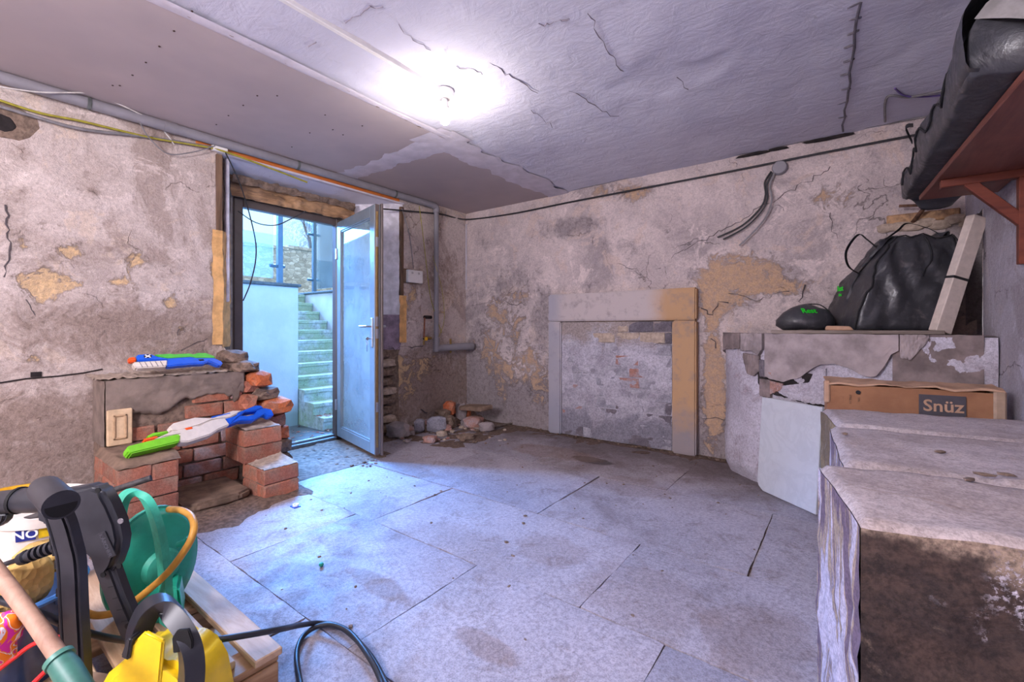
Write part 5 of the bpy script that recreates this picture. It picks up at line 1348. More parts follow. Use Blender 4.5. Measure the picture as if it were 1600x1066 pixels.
put('wheel', MB().lathe([(0,-.02),(.07,-.02),(.085,-.012),(.085,.012),(.07,.02),(0,.02)], 28, frame(D_(180,1130,1.22), CD, UP)), M['pw_black'], pw, smooth=True)
# tall push handle
hp = curve_pts([D_(124,1130,1.10), D_(120,1066,1.08), D_(114,960,1.06), D_(110,880,1.05), D_(104,850,1.045), D_(94,815,1.035), D_(80,785,1.03)], 5)
put('push_handle', MB().ribbon(hp, CR, .042, .018), M['pw_black'], pw, bevel=.005, seg=2, smooth=True)
put('handle_side', MB().ribbon([p - CR*.0245 + CD*.004 for p in hp], CR, .007, .024), M['pw_black'], pw, bevel=.002)
put('handle_side', MB().ribbon([p + CR*.0235 + CD*.004 for p in hp], CR, .005, .024), M['pw_black'], pw, bevel=.002)
for i in range(7):
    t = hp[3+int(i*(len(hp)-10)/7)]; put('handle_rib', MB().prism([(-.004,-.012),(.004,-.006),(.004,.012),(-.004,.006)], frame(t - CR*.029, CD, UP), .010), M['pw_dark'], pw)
ga, gb_ = D_(70,764,1.045), D_(96,789,.985)
put('handle_grip', MB().tube([ga + (ga-gb_)*.15, ga, gb_], [.024, .030, .032], 24), M['pw_black'], pw, smooth=True)
gd = (gb_-ga).normalized()
put('grip_mouth_shade', MB().lathe([(0,.0),(.027,.0),(.027,.003),(0,.003)], 24, frame(gb_, gd.cross(UP), UP)), M['pw_dark'], pw)  # dark disc painting the shaded inside of the grip
# ------------------------------------------------------------------ spray gun
sg = thing('spray_gun', 'black pressure washer spray gun slotted grip-down beside the push handle', 'spray gun', D_(213,998,1.22))
cpoly('housing', [(66,772),(100,764),(140,757),(154,754),(168,760),(182,784),(194,812),(199,838),(196,858),(188,880),(176,896),(158,890),(150,868),(120,840),(96,822),(70,812)], 1.22, .052, M['pw_black'], sg, .012, 3)
cpoly('grip', [(148,872),(184,880),(200,924),(226,984),(224,996),(208,1006),(196,994),(172,936)], 1.22, .042, M['pw_black'], sg, .012, 3)
put('barrel', MB().tube([D_(-40,790,1.24), D_(28,782,1.23), D_(30,782,1.23), D_(80,781,1.225)], [.030,.031,.033,.034], 20), M['pw_black'], sg, smooth=True)
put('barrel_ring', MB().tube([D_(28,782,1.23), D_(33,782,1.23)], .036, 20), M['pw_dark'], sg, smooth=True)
cpoly('trigger_or_gap_shade', [(-20,800),(18,800),(14,812),(4,822),(-20,826)], 1.23, .03, M['pw_black'], sg, .006)
for px, py in ((154,766),(189,814),(187,884),(162,898),(200,978),(111,772)):
    put('screw_socket', MB().lathe([(0,-.001),(.0055,-.001),(.007,.0),(.007,.003),(0,.003)], 12, frame(at(px, py, 1.192), CR, UP)), M['steel'] if px in (189,111) else M['pw_dark'], sg)
tl = frame(at(166, 852, 1.1915), (CR*.42 - UP*.91), (CR*.91 + UP*.42))
put('name_plate', MB().prism([(-.036,-.013),(.036,-.013),(.036,.013),(-.036,.013)], tl, .003), M['pw_black'], sg, bevel=.001)
text_mesh('name_lettering', 'KÄRCHER', .0145, tl @ Matrix.Translation((0,0,.0018)), plain('embossed_grey', col(74,74,82), .4), sg, .0006, bold=.0003)
for i in range(4):
    a_ = at(176+i*7, 918+i*18, 1.19); put('grip_groove', MB().tube([a_ - CR*.012, a_ + CR*.004 + UP*.004], .0012, 5), M['pw_dark'], sg)
# ------------------------------------------------------------------ hose reel
M['teal'] = plain('teal_plastic', col(34,158,128), .38, spec=.45, var=.10, scale=10)
M['teal_worn'] = plain('teal_plastic_worn', col(58,166,138), .5, var=.16, scale=16)
M['hose_ochre'] = plain('ochre_hose', col(206,150,62), .45, var=.10)
hr = thing('hose_reel', 'teal plastic hose reel with an ochre hose on the pallet', 'hose reel', (-1.80, .46, PTZ))
rc = at(238, 880, 1.52); ax = (CR*.90 - CD*.42 + UP*.03).normalized()
TR = frame(rc, ax.cross(UP), UP)
TRz = TR if (TR.to_3x3() @ Vector((0,0,1))).dot(ax) > 0 else TR @ Matrix.Rotation(PI, 4, 'Y')
put('drum_cover', MB().lathe([(0,.055),(.05,.055),(.12,.050),(.165,.035),(.182,.012),(.182,-.012),(.165,-.04),(.10,-.055),(0,-.055)], 40, TRz, .74, 1.0), M['teal'], hr, smooth=True)
put('drum_rim', MB().lathe([(.178,.010),(.190,.008),(.190,-.006),(.178,-.008),(.178,.010)], 40, TRz, .74, 1.0), M['teal_worn'], hr, smooth=True)
put('drum_hub', MB().lathe([(0,.078),(.03,.078),(.05,.07),(.06,.05),(0,.05)], 28, TRz), M['teal_worn'], hr, smooth=True)
aw = (CR*.86 - CD*.5).normalized()
put('carry_strap', MB().ribbon(curve_pts([D_(190,826,1.42), D_(188,800,1.42), D_(196,776,1.42), D_(212,770,1.42), D_(230,782,1.41), D_(246,822,1.40), D_(256,880,1.39), D_(260,940,1.39), D_(260,975,1.39)], 5), aw, .046, .020), M['teal_worn'], hr, bevel=.006, seg=2, smooth=True)
put('foot', MB().hexa([Vector((p.x, p.y, PTZ)) for p in (D_(205,985,1.42), D_(286,985,1.42), D_(290,960,1.56), D_(210,960,1.56))], [Vector((p.x, p.y, PTZ+.10)) for p in (D_(212,985,1.45), D_(280,985,1.45), D_(284,960,1.54), D_(216,960,1.54))]), M['teal'], hr, bevel=.008, seg=2, smooth=True)
put('crank_handle', MB().tube([D_(278,852,1.46), D_(292,846,1.46), D_(296,840,1.46)], .010, 10), M['teal'], hr, smooth=True)
put('hose', MB().tube(curve_pts([D_(120,952,1.34), D_(150,962,1.34), D_(185,955,1.35), D_(220,932,1.36), D_(262,895,1.355), D_(292,855,1.36), D_(303,828,1.38), D_(299,808,1.42), D_(284,798,1.47), D_(264,796,1.53)], 8), .0105, 10), M['hose_ochre'], hr, smooth=True)
put('hose_connector', MB().tube([D_(88,938,1.34), D_(100,944,1.34), D_(122,954,1.34)], [.020,.017,.013], 12), M['brass'], hr, smooth=True)
# black rod behind the reel
single('steel_rod', MB().tube([D_(40,812,1.60), D_(172,768,1.62), D_(236,747,1.66)], .011, 10), plain('dirty_black_rod', col(58,54,54), .7, var=.4, scale=40), 'dirty black rod sticking up behind the teal hose reel', 'rod', smooth=True)
# ------------------------------------------------------------------ bucket with sponges, lance
M['bucket'] = plain('dark_bucket_blue_sheen', col(50,72,110), .22, spec=.6, var=.06)  # blue of reflected daylight mixed into the dark plastic colour
bk = thing('bucket', 'dark plastic bucket holding sponges at the left edge', 'bucket', at(10, 1080, 1.22))
bc = at(12, 926, 1.20); bz0 = PTZ
TBk = Matrix.Translation((bc.x, bc.y, 0))
put('bucket_wall', MB().lathe([(0,bz0+.001),(.105,bz0+.001),(.145,bc.z-.01),(.150,bc.z),(.143,bc.z),(.138,bc.z-.012),(.098,bz0+.012),(0,bz0+.012)], 40, TBk), M['bucket'], bk, smooth=True)
put('bucket_rim', MB().lathe([(.146,bc.z-.006),(.158,bc.z-.006),(.161,bc.z+.002),(.156,bc.z+.008),(.146,bc.z+.006),(.146,bc.z-.006)], 40, TBk), plain('bucket_rim_reflection', col(74,124,186), .25), bk, smooth=True)  # daylight reflected on the dark rim, painted as blue
put('spout', MB().lathe([(0,bc.z+.004),(.022,bc.z+.004),(.022,bc.z-.02),(0,bc.z-.02)], 12, Matrix.Translation((bc.x+CR.x*.155, bc.y+CR.y*.155, 0))), M['bucket'], bk, smooth=True)
k = Mat('yellow_sponge', .95, 0, .1); ns = k.vor(60, 'F1'); n1 = k.noise(5)
k.color(k.mix(k.rng(n1, .4, .7), col(206,170,104), col(164,124,66))); k.bump(ns, .5, .01); M['sponge'] = k.m
single('sponge', MB().lump(at(70, 872, 1.27), (.13, .10, .075), 41, .18, 3, R(37)), M['sponge'], 'large yellow sponge sticking out of the dark bucket', 'sponge', 'sponges in the bucket', smooth='all')
single('sponge', MB().lump(at(40, 912, 1.16), (.06, .10, .12), 44, .18, 3, R(20)), M['sponge'], 'narrow brown-yellow sponge behind the wooden handle in the bucket', 'sponge', 'sponges in the bucket', smooth='all')
ln_ = thing('spray_lance', 'black ribbed spray lance lying across the bucket', 'lance', at(60, 862, 1.12))
put('lance_tube', MB().tube([D_(-30,895,1.10), D_(36,872,1.11)], .006, 10), M['pw_black'], ln_, smooth=True)
put('lance_collar', MB().tube([D_(33,874,1.11), D_(42,870,1.11), D_(43,870,1.11), D_(100,850,1.12)], [.015,.017,.013,.013], 14), M['pw_black'], ln_, smooth=True)
for i in range(5): put('lance_rib', MB().tube([D_(50+i*9,867-i*3.3,1.11), D_(54+i*9,865.6-i*3.3,1.11)], .0165, 14), M['pw_black'], ln_, smooth=True)
# ------------------------------------------------------------------ white tub
tub = thing('plastic_tub', 'white plastic tub with blue lettering and yellow label', 'tub', at(20, 900, 1.62))
tc = at(55, 870, 1.66)
Tt = Matrix.Translation((tc.x, tc.y, PTZ+.02)) @ Matrix.Rotation(R(8), 4, CD)
def sq(r): return r
put('tub_wall', MB().lathe([(0,.0),(.14,.0),(.160,.25),(.168,.25),(.168,.285),(.160,.285),(.152,.25),(0,.245)], 36, Tt), M['toy_white'], tub, smooth=True)
fdir = Tt.to_3x3() @ Vector((0,0,1)); fx = (CR - fdir*CR.dot(fdir)).normalized(); fn = fdir.cross(fx)
def tubT(a, z): 
    d = (-CD*math.cos(a) + CR*math.sin(a)); p = Tt @ Vector((0,0,z)); r = lerp(.14, .160, z/.25)+.002
    return frame(p + d*r, CR*math.cos(a) + CD*math.sin(a), fdir)
M['navy'] = plain('navy_ink', col(26,40,120), .5, var=.03)
put('lettering_panel', MB().prism([(-.024,-.024),(.024,-.024),(.024,.018),(-.024,.018)], tubT(.54, .222), .002), M['navy'], tub)
text_mesh('lettering', 'NO', .040, tubT(.54, .219) @ Matrix.Translation((0,0,.0012)), M['ink_white'], tub, .0006, bold=.0008)
put('yellow_label', MB().prism([(-.020,-.024),(.020,-.024),(.020,.012),(-.020,.012)], tubT(.86, .222), .002), plain('label_yellow', col(226,190,30), .5), tub)
yt = thing('yellow_tub', 'yellow plastic tub behind the white tub at the left edge', 'tub', at(20, 900, 1.95))
yc = at(18, 880, 2.02)
put('tub_wall', MB().lathe([(0,0.006),(.15,.006),(.175,.30),(.182,.30),(.182,.325),(.17,.325),(.165,.29),(0,.28)], 36, Matrix.Translation((yc.x, yc.y, 0))), plain('ochre_yellow_plastic', col(206,158,34), .45), yt, smooth=True)
put('tub_rim', MB().lathe([(.175,.30),(.19,.30),(.19,.32),(.175,.32),(.175,.30)], 36, Matrix.Translation((yc.x, yc.y, 0))), plain('ochre_yellow_rim', col(190,146,34), .45), yt, smooth=True)
# ------------------------------------------------------------------ broom handle, cords, bag, scraps
bh = thing('broom_handle', 'worn wooden broom handle with green socket in the near left corner', 'handle', at(120, 1075, .93))
put('shaft', MB().tube([D_(-30,860,1.06), D_(50,965,.99), D_(106,1046,.94)], [.0155,.0155,.016], 18), wood('worn_pole', col(176,142,120), col(140,106,88), axis='Z'), bh, smooth=True)
put('socket', MB().tube([D_(92,1030,.95), D_(104,1046,.94), D_(128,1082,.92)], [.022,.024,.022], 20), plain('green_socket', col(60,112,98), .45), bh, smooth=True)
put('socket_rim', MB().tube([D_(91,1028,.951), D_(95,1033,.948)], .026, 20), plain('green_socket_rim', col(76,128,112), .45), bh, smooth=True)
single('red_cord', MB().tube(curve_pts([D_(-20,1060,1.10), D_(20,1030,1.12), D_(50,1008,1.13), D_(85,996,1.14), D_(104,1002,1.14), D_(102,1016,1.13), D_(80,1040,1.10), D_(50,1070,1.07), D_(20,1100,1.05)], 7), .0055, 8), plain('red_plastic', col(226,42,44), .4), 'bright red cord looped on the pallet scraps', 'cord', smooth=True)
k = Mat('pink_patterned_cloth', .6); n1 = k.noise(22, 2, .4, dist=1.5)
c = k.mix(k.rng(n1, .44, .46), col(222,44,160), col(246,130,30)); c = k.mix(k.op('MULTIPLY', k.rng(n1, .49, .5), k.rng(n1, .54, .53)), c, col(240,225,235)); k.color(c)
b = MB(); b.lump(at(-6, 1000, .98), (.08, .07, .10), 77, .3, 3, .4); single('patterned_bag', b, k.m, 'pink and orange patterned bag at the left edge', 'bag', smooth='all')
hs = MB().tube(curve_pts([D_(-40,926,1.02), D_(0,938,1.03), D_(60,958,1.05), D_(110,980,1.10), D_(160,995,1.18), D_(215,1003,1.30), D_(270,1006,1.36), D_(330,1001,1.24), D_(395,991,1.28), D_(440,983,1.36), D_(470,977,1.52), onZ(500,974,.012), onZ(535,982,.012), onZ(575,1020,.012), onZ(602,1066,.012), onZ(625,1120,.012)], 8), .0085, 10)
single('pressure_hose', hs, M['pw_black'], 'black pressure hose running from the washer across the floor', 'hose', smooth=True)
single('pressure_hose_loop', MB().tube(curve_pts([onZ(478,1110,.012), onZ(466,1050,.012), onZ(464,1018,.012), onZ(474,994,.012), onZ(494,980,.020), onZ(520,977,.032), onZ(548,990,.03), onZ(576,1026,.03), onZ(596,1066,.012), onZ(612,1120,.012)], 8), .0085, 10), M['pw_black'], 'loop of black hose curling on the floor by the pallet', 'hose', smooth=True)
rs = random.Random(8)
for i, (px, py, D, sx, sy, a, lab) in enumerate([(30,1045,1.10,.16,.05,.3,'splintered board scrap lying on the pallet by the red cord'),(70,1060,1.05,.12,.04,1.1,'short grey wood offcut under the broom socket'),(150,1040,1.18,.16,.03,.5,'thin splinter of red-brown wood beside the washer'),(100,935,1.30,.12,.03,.2,'pale wood splinter beside the bucket')]):
    p = at(px, py, D); p.z = PTZ + .004
    single('wood_scrap', MB().hexa([p+Matrix.Rotation(a,3,'Z')@Vector(q) for q in ((-sx/2,-sy/2,0),(sx/2,-sy/3,0),(sx/2.3,sy/2,0),(-sx/2,sy/2.5,0))], [p+Matrix.Rotation(a,3,'Z')@Vector(q) for q in ((-sx/2,-sy/2,.018),(sx/2,-sy/3,.014),(sx/2.3,sy/2,.016),(-sx/2,sy/2.5,.02))]), M['timber_old_y'] if i % 2 else M['stone_brown'], lab, 'wood scrap', 'wood scraps on the pallet')
# ------------------------------------------------------------------ waste pipe
wp = thing('waste_pipe', 'grey plastic waste pipe running under the ceiling and down the corner', 'pipe', (XL+.05, 3.46, .85))
px_ = XL+.05
put('pipe_run', MB().tube([(px_, -.6, 2.435), (px_, 3.44, 2.435)], .034, 18), M['grey_plastic'], wp, smooth=True)
put('elbow', MB().tube(curve_pts([(px_, 3.40, 2.435), (px_, 3.455, 2.43), (px_, 3.475, 2.41), (px_, 3.478, 2.36)], 5), .037, 18), M['grey_plastic'], wp, smooth=True)
put('down_pipe', MB().tube([(px_, 3.478, 2.38), (px_, 3.478, .86)], .027, 16), M['grey_plastic'], wp, smooth=True)
put('elbow', MB().tube([(px_, 3.478, .97), (px_, 3.478, .82)], .036, 16), M['grey_plastic'], wp, smooth=True)
put('pipe_collar', MB().tube([(px_, 1.00, 2.435), (px_, 1.07, 2.435)], .0375, 18), M['grey_plastic'], wp, smooth=True)
put('branch_pipe', MB().tube([(px_, 3.47, .855), (-3.60, 3.75, .865), (-3.56, 3.96, .868)], [.036,.042,.042], 16), M['grey_plastic'], wp, smooth=True)
for y in (.62, 1.9, 2.9): put('pipe_clip', MB().tube([(px_, y, 2.435), (px_, y+.018, 2.435)], .038, 18), M['coping'], wp, smooth=True)
put('branch_pipe_clip', MB().tube([(-3.62,3.66,.80),(-3.62,3.66,.96)], .012, 8), M['brass'], wp)
# copper feed with yellow tap
ct = thing('copper_tap', 'copper pipe stub with a yellow isolating tap by the waste pipe', 'tap', (XL+.04, 3.36, .95))
q0 = onX(663, 500, XL+.045)
M['copper'] = plain('old_copper', col(150,98,78), .45, .8, var=.2)
put('feed_pipe', MB().tube([(XL+.05,q0.y+.06,1.20),(XL+.05,q0.y,1.19),(XL+.05,q0.y-.01,.98)], .009, 10), M['copper'], ct, smooth=True)
put('fitting', MB().tube([(XL+.045,q0.y,1.20),(XL+.045,q0.y+.10,1.20)], .018, 12), M['hollow'], ct, smooth=True)
put('tap_body', MB().tube([(XL+.045,q0.y-.01,.985),(XL+.045,q0.y+.10,.97)], .014, 12), M['brass'], ct, smooth=True)
put('tap_lever', MB().lathe([(0,-.02),(.016,-.018),(.02,0),(.014,.016),(0,.018)], 14, Matrix.Translation((XL+.085,q0.y-.012,.965))), plain('tap_yellow', col(244,180,20), .35), ct, smooth=True)
put('drain_spout', MB().tube([(XL+.05,q0.y-.01,.95),(XL+.05,q0.y-.012,.90)], .010, 10), M['brass'], ct, smooth=True)
put('pipe_bracket', MB().box((XL+.0,q0.y+.02,.955),(XL+.04,q0.y+.10,.985)), M['hollow'], ct)
# double socket
so = thing('power_socket', 'white double power socket on the wall right of the door', 'socket', (XL+.02, 3.2, 1.55))
a_, b_ = onX(637, 441, XL+.05), onX(660, 424, XL+.05)
put('back_box', MB().box((XL+.0, a_.y-.03, a_.z-.005), (XL+.022, b_.y-.02, b_.z+.01)), M['timber_old_z'], so, bevel=.003)
pt = put('face_plate', MB().box((XL+.02, a_.y, a_.z), (XL+.060, b_.y, b_.z)), M['white_plastic'], so, bevel=.005)
for yy in (.28, .72): put('rocker', MB().box((XL+.060, lerp(a_.y,b_.y,yy)-.012, lerp(a_.z,b_.z,.68)), (XL+.064, lerp(a_.y,b_.y,yy)+.012, lerp(a_.z,b_.z,.85))), plain('rocker_grey', col(196,192,188), .4), so)
# white junction box by the timber
jb = onX(343, 232, XL+.03)
single('junction_box', MB().box((XL+.012, jb.y-.05, jb.z-.028), (XL+.05, jb.y+.05, jb.z+.03)), M['white_plastic'], 'small white junction box above the left door jamb', 'junction box', bevel=.005)
# cables
M['cable_black'] = plain('black_cable', col(40,40,44), .5); M['cable_grey'] = plain('grey_cable', col(128,124,126), .5); M['cable_white'] = plain('white_cable', col(206,200,194), .5)
M['cable_green'] = plain('green_yellow_cable', col(160,150,54), .5); M['cable_purple'] = plain('purple_cable', col(104,84,150), .5)
def cable(pts, r, m, label, n=8, cat='cable'):
    return single('cable', MB().tube(curve_pts(pts, n), r, 7), M[m], label, cat, 'loose cables', smooth=True)
LWq = lambda px, py, d=.03: onX(px, py, XL+d)
BWq = lambda px, py, d=.02: onY(px, py, YB-d)
cable([LWq(-20,150), LWq(60,176), LWq(130,190), LWq(230,214,.025), LWq(300,226,.03), LWq(348,236,.05), LWq(420,262,.09), LWq(480,285,.1)], .007, 'cable_green', 'green and yellow earth cable sagging along the left wall')
cable([LWq(-20,160), LWq(60,184), LWq(130,202), LWq(230,214,.02), LWq(330,230,.03)], .010, 'cable_grey', 'thick grey cable sagging below the earth cable on the left wall')
cable([LWq(-20,132,.1), LWq(60,144,.1), LWq(140,146,.1), LWq(180,160,.1), LWq(240,190,.06), LWq(262,212), LWq(272,226)], .004, 'cable_white', 'thin white cable draped over the grey pipe')
cable([LWq(218,190,.1), LWq(232,214,.06), LWq(262,240,.04), LWq(300,238,.04), LWq(336,228,.05)], .004, 'cable_grey', 'thin grey cable drooping in a curve left of the junction box')
cable([LWq(352,238,.06), LWq(376,290,.05), at(396,360,3.25), at(400,400,3.25), at(392,440,3.28), at(380,470,3.3)], .0045, 'cable_black', 'thin black cable hanging in front of the left door jamb')
cable([at(372,330,3.5), at(400,348,3.5), at(430,352,3.5), at(455,342,3.5), at(478,330,3.55)], .004, 'cable_black', 'thin black cable slung across the top of the door opening')
cable([LWq(592,326,.02), LWq(640,330,.03), LWq(690,335,.03), Vector((XL+.05, YB-.05, 2.386)), BWq(800,334), BWq(900,314), BWq(1100,276), BWq(1300,236), BWq(1456,206), BWq(1500,197)], .008, 'cable_black', 'black cable clipped along the top of the back wall')
cable([BWq(740,326), BWq(900,296,.015), BWq(1050,262,.015), BWq(1200,232,.02), BWq(1340,202,.02), BWq(1470,178,.02)], .005, 'cable_grey', 'thin grey cable tucked under the ceiling along the back wall')
cable([LWq(628,326), LWq(640,370), LWq(646,420)], .005, 'cable_grey', 'short grey cable dropping to the double socket')
cable([LWq(655,322,.1), LWq(660,360,.06), LWq(667,420,.05), LWq(674,470,.05), LWq(690,520,.03)], .004, 'cable_green', 'thin green cable hanging beside the down pipe')
cable([LWq(676,400,.09), LWq(690,450,.06), LWq(694,500,.05), LWq(684,530,.05)], .003, 'cable_green', 'thin yellowish wire looping beside the down pipe')
rb = BWq(1219, 264, .0)
single('conduit_box', MB().lathe([(0,.045),(.045,.045),(.052,.036),(.052,.0),(0,0)], 24, frame((rb.x, YB-.006, rb.z), (1,0,0), (0,0,1))), M['grey_plastic'], 'round grey conduit box high on the back wall', 'junction box', smooth=True)
for i, (pts, m, lab) in enumerate([([(1205,268),(1195,285),(1196,305),(1188,325),(1160,352),(1121,371)], 'cable_black', 'upper black cable end hanging left of the round box'), ([(1207,270),(1198,290),(1199,310),(1190,330),(1165,355),(1130,374)], 'cable_black', 'lower black cable end hanging left of the round box'), ([(1210,270),(1203,290),(1206,312),(1196,340),(1175,365),(1155,384)], 'cable_grey', 'grey cable end hanging below the round box')]):
    cable([BWq(x, y, .02+.012*i) for x, y in pts], .0065, m, lab)
CEq = lambda px, py: onZ(px, py, ZC-.012)
cable([CEq(1383,190), CEq(1386,152), CEq(1420,152), CEq(1470,142), CEq(1500,130), CEq(1530,112)], .007, 'cable_grey', 'grey cable crossing the ceiling above the long bag')
cable([CEq(1398,138), CEq(1415,150), CEq(1450,151), CEq(1510,144)], .005, 'cable_purple', 'purple cable coming out of the ceiling near the long bag')
# white vertical strip in the corner
put('corner_strip', MB().box((XL+.004, YB-.018, 1.55), (XL+.016, YB-.004, 2.34)), M['skim'], wall_back)
# small beam hole and square vent hole, dark insides painted as black lumps
hp_ = LWq(56, 585, .0); put('vent_hole', MB().box((XL-.004, hp_.y-.022, hp_.z-.014), (XL+.012, hp_.y+.022, hp_.z+.014)), M['hollow'], wall_left)
h2 = LWq(8, 195, .0); put('joist_pocket', MB().lump((XL+.004, h2.y-.02, h2.z), (.03, .12, .10), 90, .3, 2), M['hollow'], wall_left)
put('broken_stonework', MB().lump((XL+.002, h2.y, h2.z+.02), (.024, .24, .20), 92, .3, 2), M['mortar'], wall_left)
b = MB(); b.tube([LWq(-10,600,.006), LWq(40,592,.008), LWq(90,588,.008), LWq(130,583,.008), LWq(160,577,.006)], .0045, 6); put('ledge_crack', b, M['hollow'], wall_left)
# dark line where wall and ceiling part
b = MB()
for i, (px, py, l) in enumerate([(1170,236,.18),(1185,232,.16),(1215,226,.14),(1290,212,.30),(1310,207,.2)]):
    p = BWq(px, py, .01); b.lump((p.x, YB-.014, min(p.z, ZC-.012)), (l, .018, .03), 95+i, .4, 1)
put('plaster_gap', b, M['hollow'], wall_back)
# ------------------------------------------------------------------ rubble in the corner
rnd = random.Random(31)
BIG = [(618,668,.22,.15,.15,'grey','grey stone lump at the left of the rubble by the door',.2), (648,640,.13,.12,.17,'brick_orange','orange-faced brick standing on end in the rubble',.5), (650,660,.11,.11,.14,'brick_white','pale blue-grey brick block at the front of the rubble',.7),
       (668,648,.18,.13,.09,'mortar','brown mortar lump on top of the brick rubble',.1), (682,660,.20,.07,.16,'brick_white','tilted pale stone slab leaning on the rubble',.9), (672,678,.12,.10,.07,'brick_red_worn','small pinkish broken brick at the rubble front',.4),
       (700,655,.16,.14,.14,'mortar','brown stone lump in the middle of the corner rubble',.2), (716,645,.14,.12,.22,'grey','tall grey stone in the corner rubble',.6), (740,655,.20,.16,.13,'brick_red_worn','brown broken brick under the flat slab',.3),
       (760,660,.16,.12,.10,'grey','grey angular stone right of the corner rubble',1.0), (690,668,.10,.08,.06,'dust','small beige stone chip at the rubble front',.3), (728,672,.16,.10,.05,'mortar','flat mortar flake lying before the corner rubble',.8), (706,640,.12,.10,.16,'brick_orange','reddish stone lump against the wall in the rubble',.2)]
mm = {'grey': M['render_grey']}
for i, (px, py, sx, sy, sz, mk, lab, a) in enumerate(BIG):
    p = onZ(px, py+14, 0.0)
    p.x = max(p.x, XL+.14); p.y = min(p.y, YB-.12)
    lift = 0.10 if lab.find('on top') > 0 or lab.find('on end') > 0 else 0.0
    if mk.startswith('brick'): b = MB().lump((p.x, p.y, sz*.46+lift), (sx, sy, sz), 800+i, .08, 2, a, .06, .9)
    else: b = MB().lump((p.x, p.y, sz*.46+lift), (sx, sy, sz), 800+i, .26, 2, a, .06, .75)
    single('rubble_stone', b, mm.get(mk, M.get(mk)), lab, 'rubble', 'rubble in the far left corner')
p = onZ(735, 668, .0)
single('stone_slab', MB().hexa([(p.x-.20,p.y+.02,.16),(p.x+.20,p.y-.06,.20),(p.x+.24,p.y+.10,.21),(p.x-.16,p.y+.16,.17)], [(p.x-.20,p.y+.03,.205),(p.x+.19,p.y-.05,.25),(p.x+.23,p.y+.10,.26),(p.x-.16,p.y+.16,.22)]), M['stone_brown'], 'flat brown slab lying on top of the corner rubble', 'slab', bevel=.008)
for i in range(60):
    if i < 34: p = onZ(rnd.uniform(600, 790), rnd.uniform(668, 694), 0)
    else: p = onZ(rnd.uniform(640, 780), rnd.uniform(660, 684), 0)
    p.x = max(p.x, XL+.06); p.y = min(p.y, YB-.06); s_ = rnd.uniform(.02, .055)
    single('rubble_chip', MB().lump((p.x, p.y, s_*.28), (s_*1.3, s_, s_*.7), 900+i, .35, 1, rnd.uniform(0, 3)), [M['mortar'], M['dust'], M['brick_red_worn'], M['render_grey']][i % 4], ['small brown mortar chip strewn around the corner rubble', 'small beige plaster chip strewn around the corner rubble', 'small pinkish brick chip strewn around the corner rubble', 'small grey stone chip strewn around the corner rubble'][i % 4], 'rubble', 'mortar chips around the corner rubble')
single('rubble_dust', MB().grid(lambda u, v: (lerp(XL+.01, -2.75, u), lerp(2.75, YB-.01, v), (.16*(1-sstep(0, .42, u+.35*(1-v)))*(.6+.6*fbm(u*6, v*6, 3, 1)) + .006 + .006*fbm(u*9, v*9, 1, 1))*sstep(0, .15, v)*sstep(1.02, .85, u) - .004), 46, 50), M['dirt'], 'heap of brown dust and grit under the corner rubble', 'dust', smooth='all', kind='stuff')
def heap(x, y):
    u = (x-(XL+.01))/(.95); v = (y-2.75)/(YB-2.76)
    return max(0, (.16*(1-sstep(0, .42, u+.35*(1-v)))*(.6+.6*fbm(u*6, v*6, 3, 1)))*sstep(0, .15, v))
for i in range(18):
    t = rnd.random(); y = lerp(2.95, YB-.08, t); x = XL + .05 + abs(rnd.gauss(0, .16 if t < .6 else .26))
    s_ = rnd.uniform(.05, .11); z = heap(x, y)
    single('rubble_chip', MB().lump((x, y, z + s_*.25), (s_*1.4, s_, s_*.75), 1200+i, .22, 2, rnd.uniform(0, 3), 0, .8), [M['mortar'], M['dust'], M['brick_red_worn'], M['render_grey']][i % 4], ['fist-sized brown mortar lump in the corner rubble heap', 'fist-sized beige plaster lump in the corner rubble heap', 'fist-sized pinkish brick piece in the corner rubble heap', 'fist-sized grey stone in the corner rubble heap'][i % 4], 'rubble', 'lumps in the corner rubble heap')
b = MB().tube(curve_pts([onZ(740,670,.02), onZ(765,668,.03), onZ(788,664,.02), onZ(806,660,.012)], 5), [.012]*16, 6); single('bent_strip', b, M['timber_grey'], 'bent grey strip trailing right from the corner rubble', 'strip')
# grit under the door and along the walls
b = MB()
for i in range(260):
    u = rnd.random()
    if i < 110: p = onZ(rnd.uniform(470, 590), rnd.uniform(692, 730), 0); 
    elif i < 190: p = onZ(rnd.uniform(790, 1150), 0, 0) if False else Vector((rnd.uniform(-3.2, -.8), YB - abs(rnd.gauss(.05, .04)) - .01, 0))
    else: p = Vector((rnd.uniform(-2.9, -.3), rnd.uniform(.9, 3.6), 0))
    s_ = rnd.uniform(.006, .016) if i >= 190 else rnd.uniform(.008, .028)
    b.lump((p.x, p.y, s_*.2), (s_*1.4, s_, s_*.6), i, .4, 1, u*3)
single('floor_grit', b, M['mortar'], 'loose grit and crumbs scattered over the flagstones', 'grit', kind='stuff')
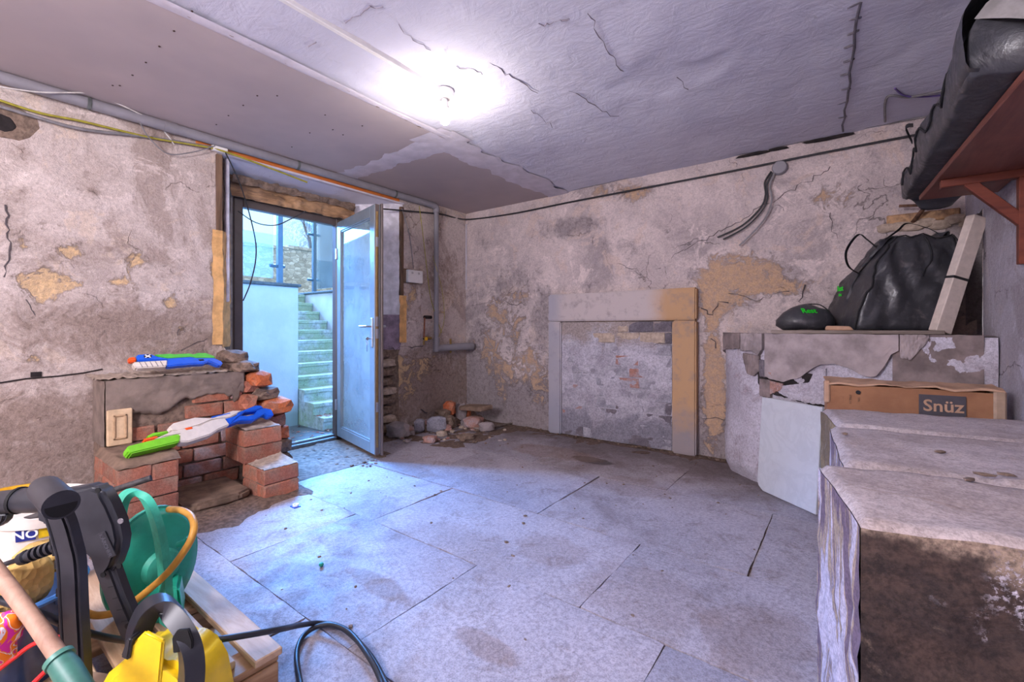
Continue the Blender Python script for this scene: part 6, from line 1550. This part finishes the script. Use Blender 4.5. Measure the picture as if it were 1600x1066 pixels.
# earth in the door threshold gap
single('threshold_debris', MB().grid(lambda u, v: (lerp(XD+.02, -3.10, u), lerp(1.62, 2.46, v), .006+.020*max(0, fbm(u*5, v*6, 2, 1.5))*sstep(1, .7, u) - .006*sstep(.8, 1, u)), 26, 30), M['mortar'], 'crumbled plaster and earth on the floor inside the threshold', 'debris', smooth='all', kind='stuff')
p = onZ(462, 792, .0); ct_ = thing('bottle_cap', 'small blue and white cap on the floor before the hearth', 'cap', p)
put('cap_ring', MB().lathe([(.010,.0),(.018,.0),(.018,.014),(.010,.014),(.010,.0)], 16, Matrix.Translation(p+Vector((0,0,.003)))), M['ink_white'], ct_, smooth=True)
put('cap_base', MB().box((p.x-.025, p.y-.022, .001), (p.x+.025, p.y+.018, .006)), M['toy_blue'], ct_)
p = onZ(502, 886, 0); single('glass_bead', MB().lathe([(0,.002),(.008,.004),(.011,.011),(.008,.018),(0,.02)], 14, Matrix.Translation(p)), M['teal'], 'tiny green bead lying on the flagstones', 'bead', smooth=True)
# ------------------------------------------------------------------ cracks and torn paint ridges
M['crack_pale'] = plain('torn_paint_line', col(140,132,142), .95)
M['crack'] = plain('crack_line', col(92,84,86), .95)
rc_ = random.Random(4)
def crack(parent, f, pts, r=.003, nm='crack', m='crack', jit=3.0):
    out = []
    for (x0, y0), (x1, y1) in zip(pts, pts[1:]):
        n = max(3, int(math.hypot(x1-x0, y1-y0)/7))
        for i in range(n):
            t = i/n; out.append(f(lerp(x0, x1, t)+rc_.uniform(-jit, jit), lerp(y0, y1, t)+rc_.uniform(-jit, jit)))
    put(nm, MB().tube(out, [r*rc_.uniform(.3, 1.3) for _ in out], 5), M[m], parent)
cef = lambda px, py: onZ(px, py, ZC-.004)
for pts, r in [([(541,38),(560,22),(580,12),(605,8)], .006), ([(622,38),(640,56),(660,70),(680,86)], .004), ([(720,0),(740,30),(765,55)], .004), ([(765,95),(790,115),(815,130),(845,152)], .006), ([(842,38),(860,40),(880,30),(895,26)], .006), ([(755,75),(780,75),(810,70)], .004), ([(920,20),(945,70),(978,120)], .005), ([(1060,120),(1078,150)], .004), ([(830,170),(870,205)], .004), ([(480,70),(500,66)], .005), ([(890,140),(940,175),(975,185)], .004), ([(710,105),(745,110),(760,122)], .004)]:
    crack(ceiling, cef, pts, r*.5, m='crack_pale')
bwf = lambda px, py: BWq(px, py, .002)
for pts, r in [([(1300,262),(1240,295),(1180,330),(1110,370),(1040,405)], .005), ([(1098,480),(1112,492),(1125,470),(1148,476)], .008), ([(1296,330),(1302,360),(1310,380)], .004), ([(1140,460),(1180,470),(1240,452)], .005), ([(1110,530),(1125,548)], .006), ([(1100,652),(1140,658)], .005), ([(740,480),(775,470),(830,478)], .005), ([(960,410),(1000,425),(1040,420)], .004), ([(1260,445),(1250,470),(1262,500)], .009)]:
    crack(wall_back, bwf, pts, r*.55)
lwf = lambda px, py: LWq(px, py, .003)
for pts, r in [([(10,320),(14,380),(8,440)], .008), ([(285,545),(310,535),(330,528)], .004), ([(40,470),(60,500)], .006), ([(588,548),(620,545),(650,543),(670,540)], .008), ([(275,525),(285,512),(292,520)], .008), ([(660,640),(668,650)], .012)]:
    crack(wall_left, lwf, pts, r*.6)
fpf = lambda px, py: onY(px, py, YFf+.018)
for pts, r in [([(955,553),(1005,545),(1015,560),(1022,540),(1060,530)], .004), ([(958,582),(968,592),(978,580),(968,572),(958,582)], .003), ([(900,570),(950,572)], .003), ([(890,620),(930,622)], .003), ([(985,655),(1060,662)], .003), ([(990,640),(1000,632),(1010,650)], .004)]:
    crack(f, fpf, pts, r*.6, jit=2)
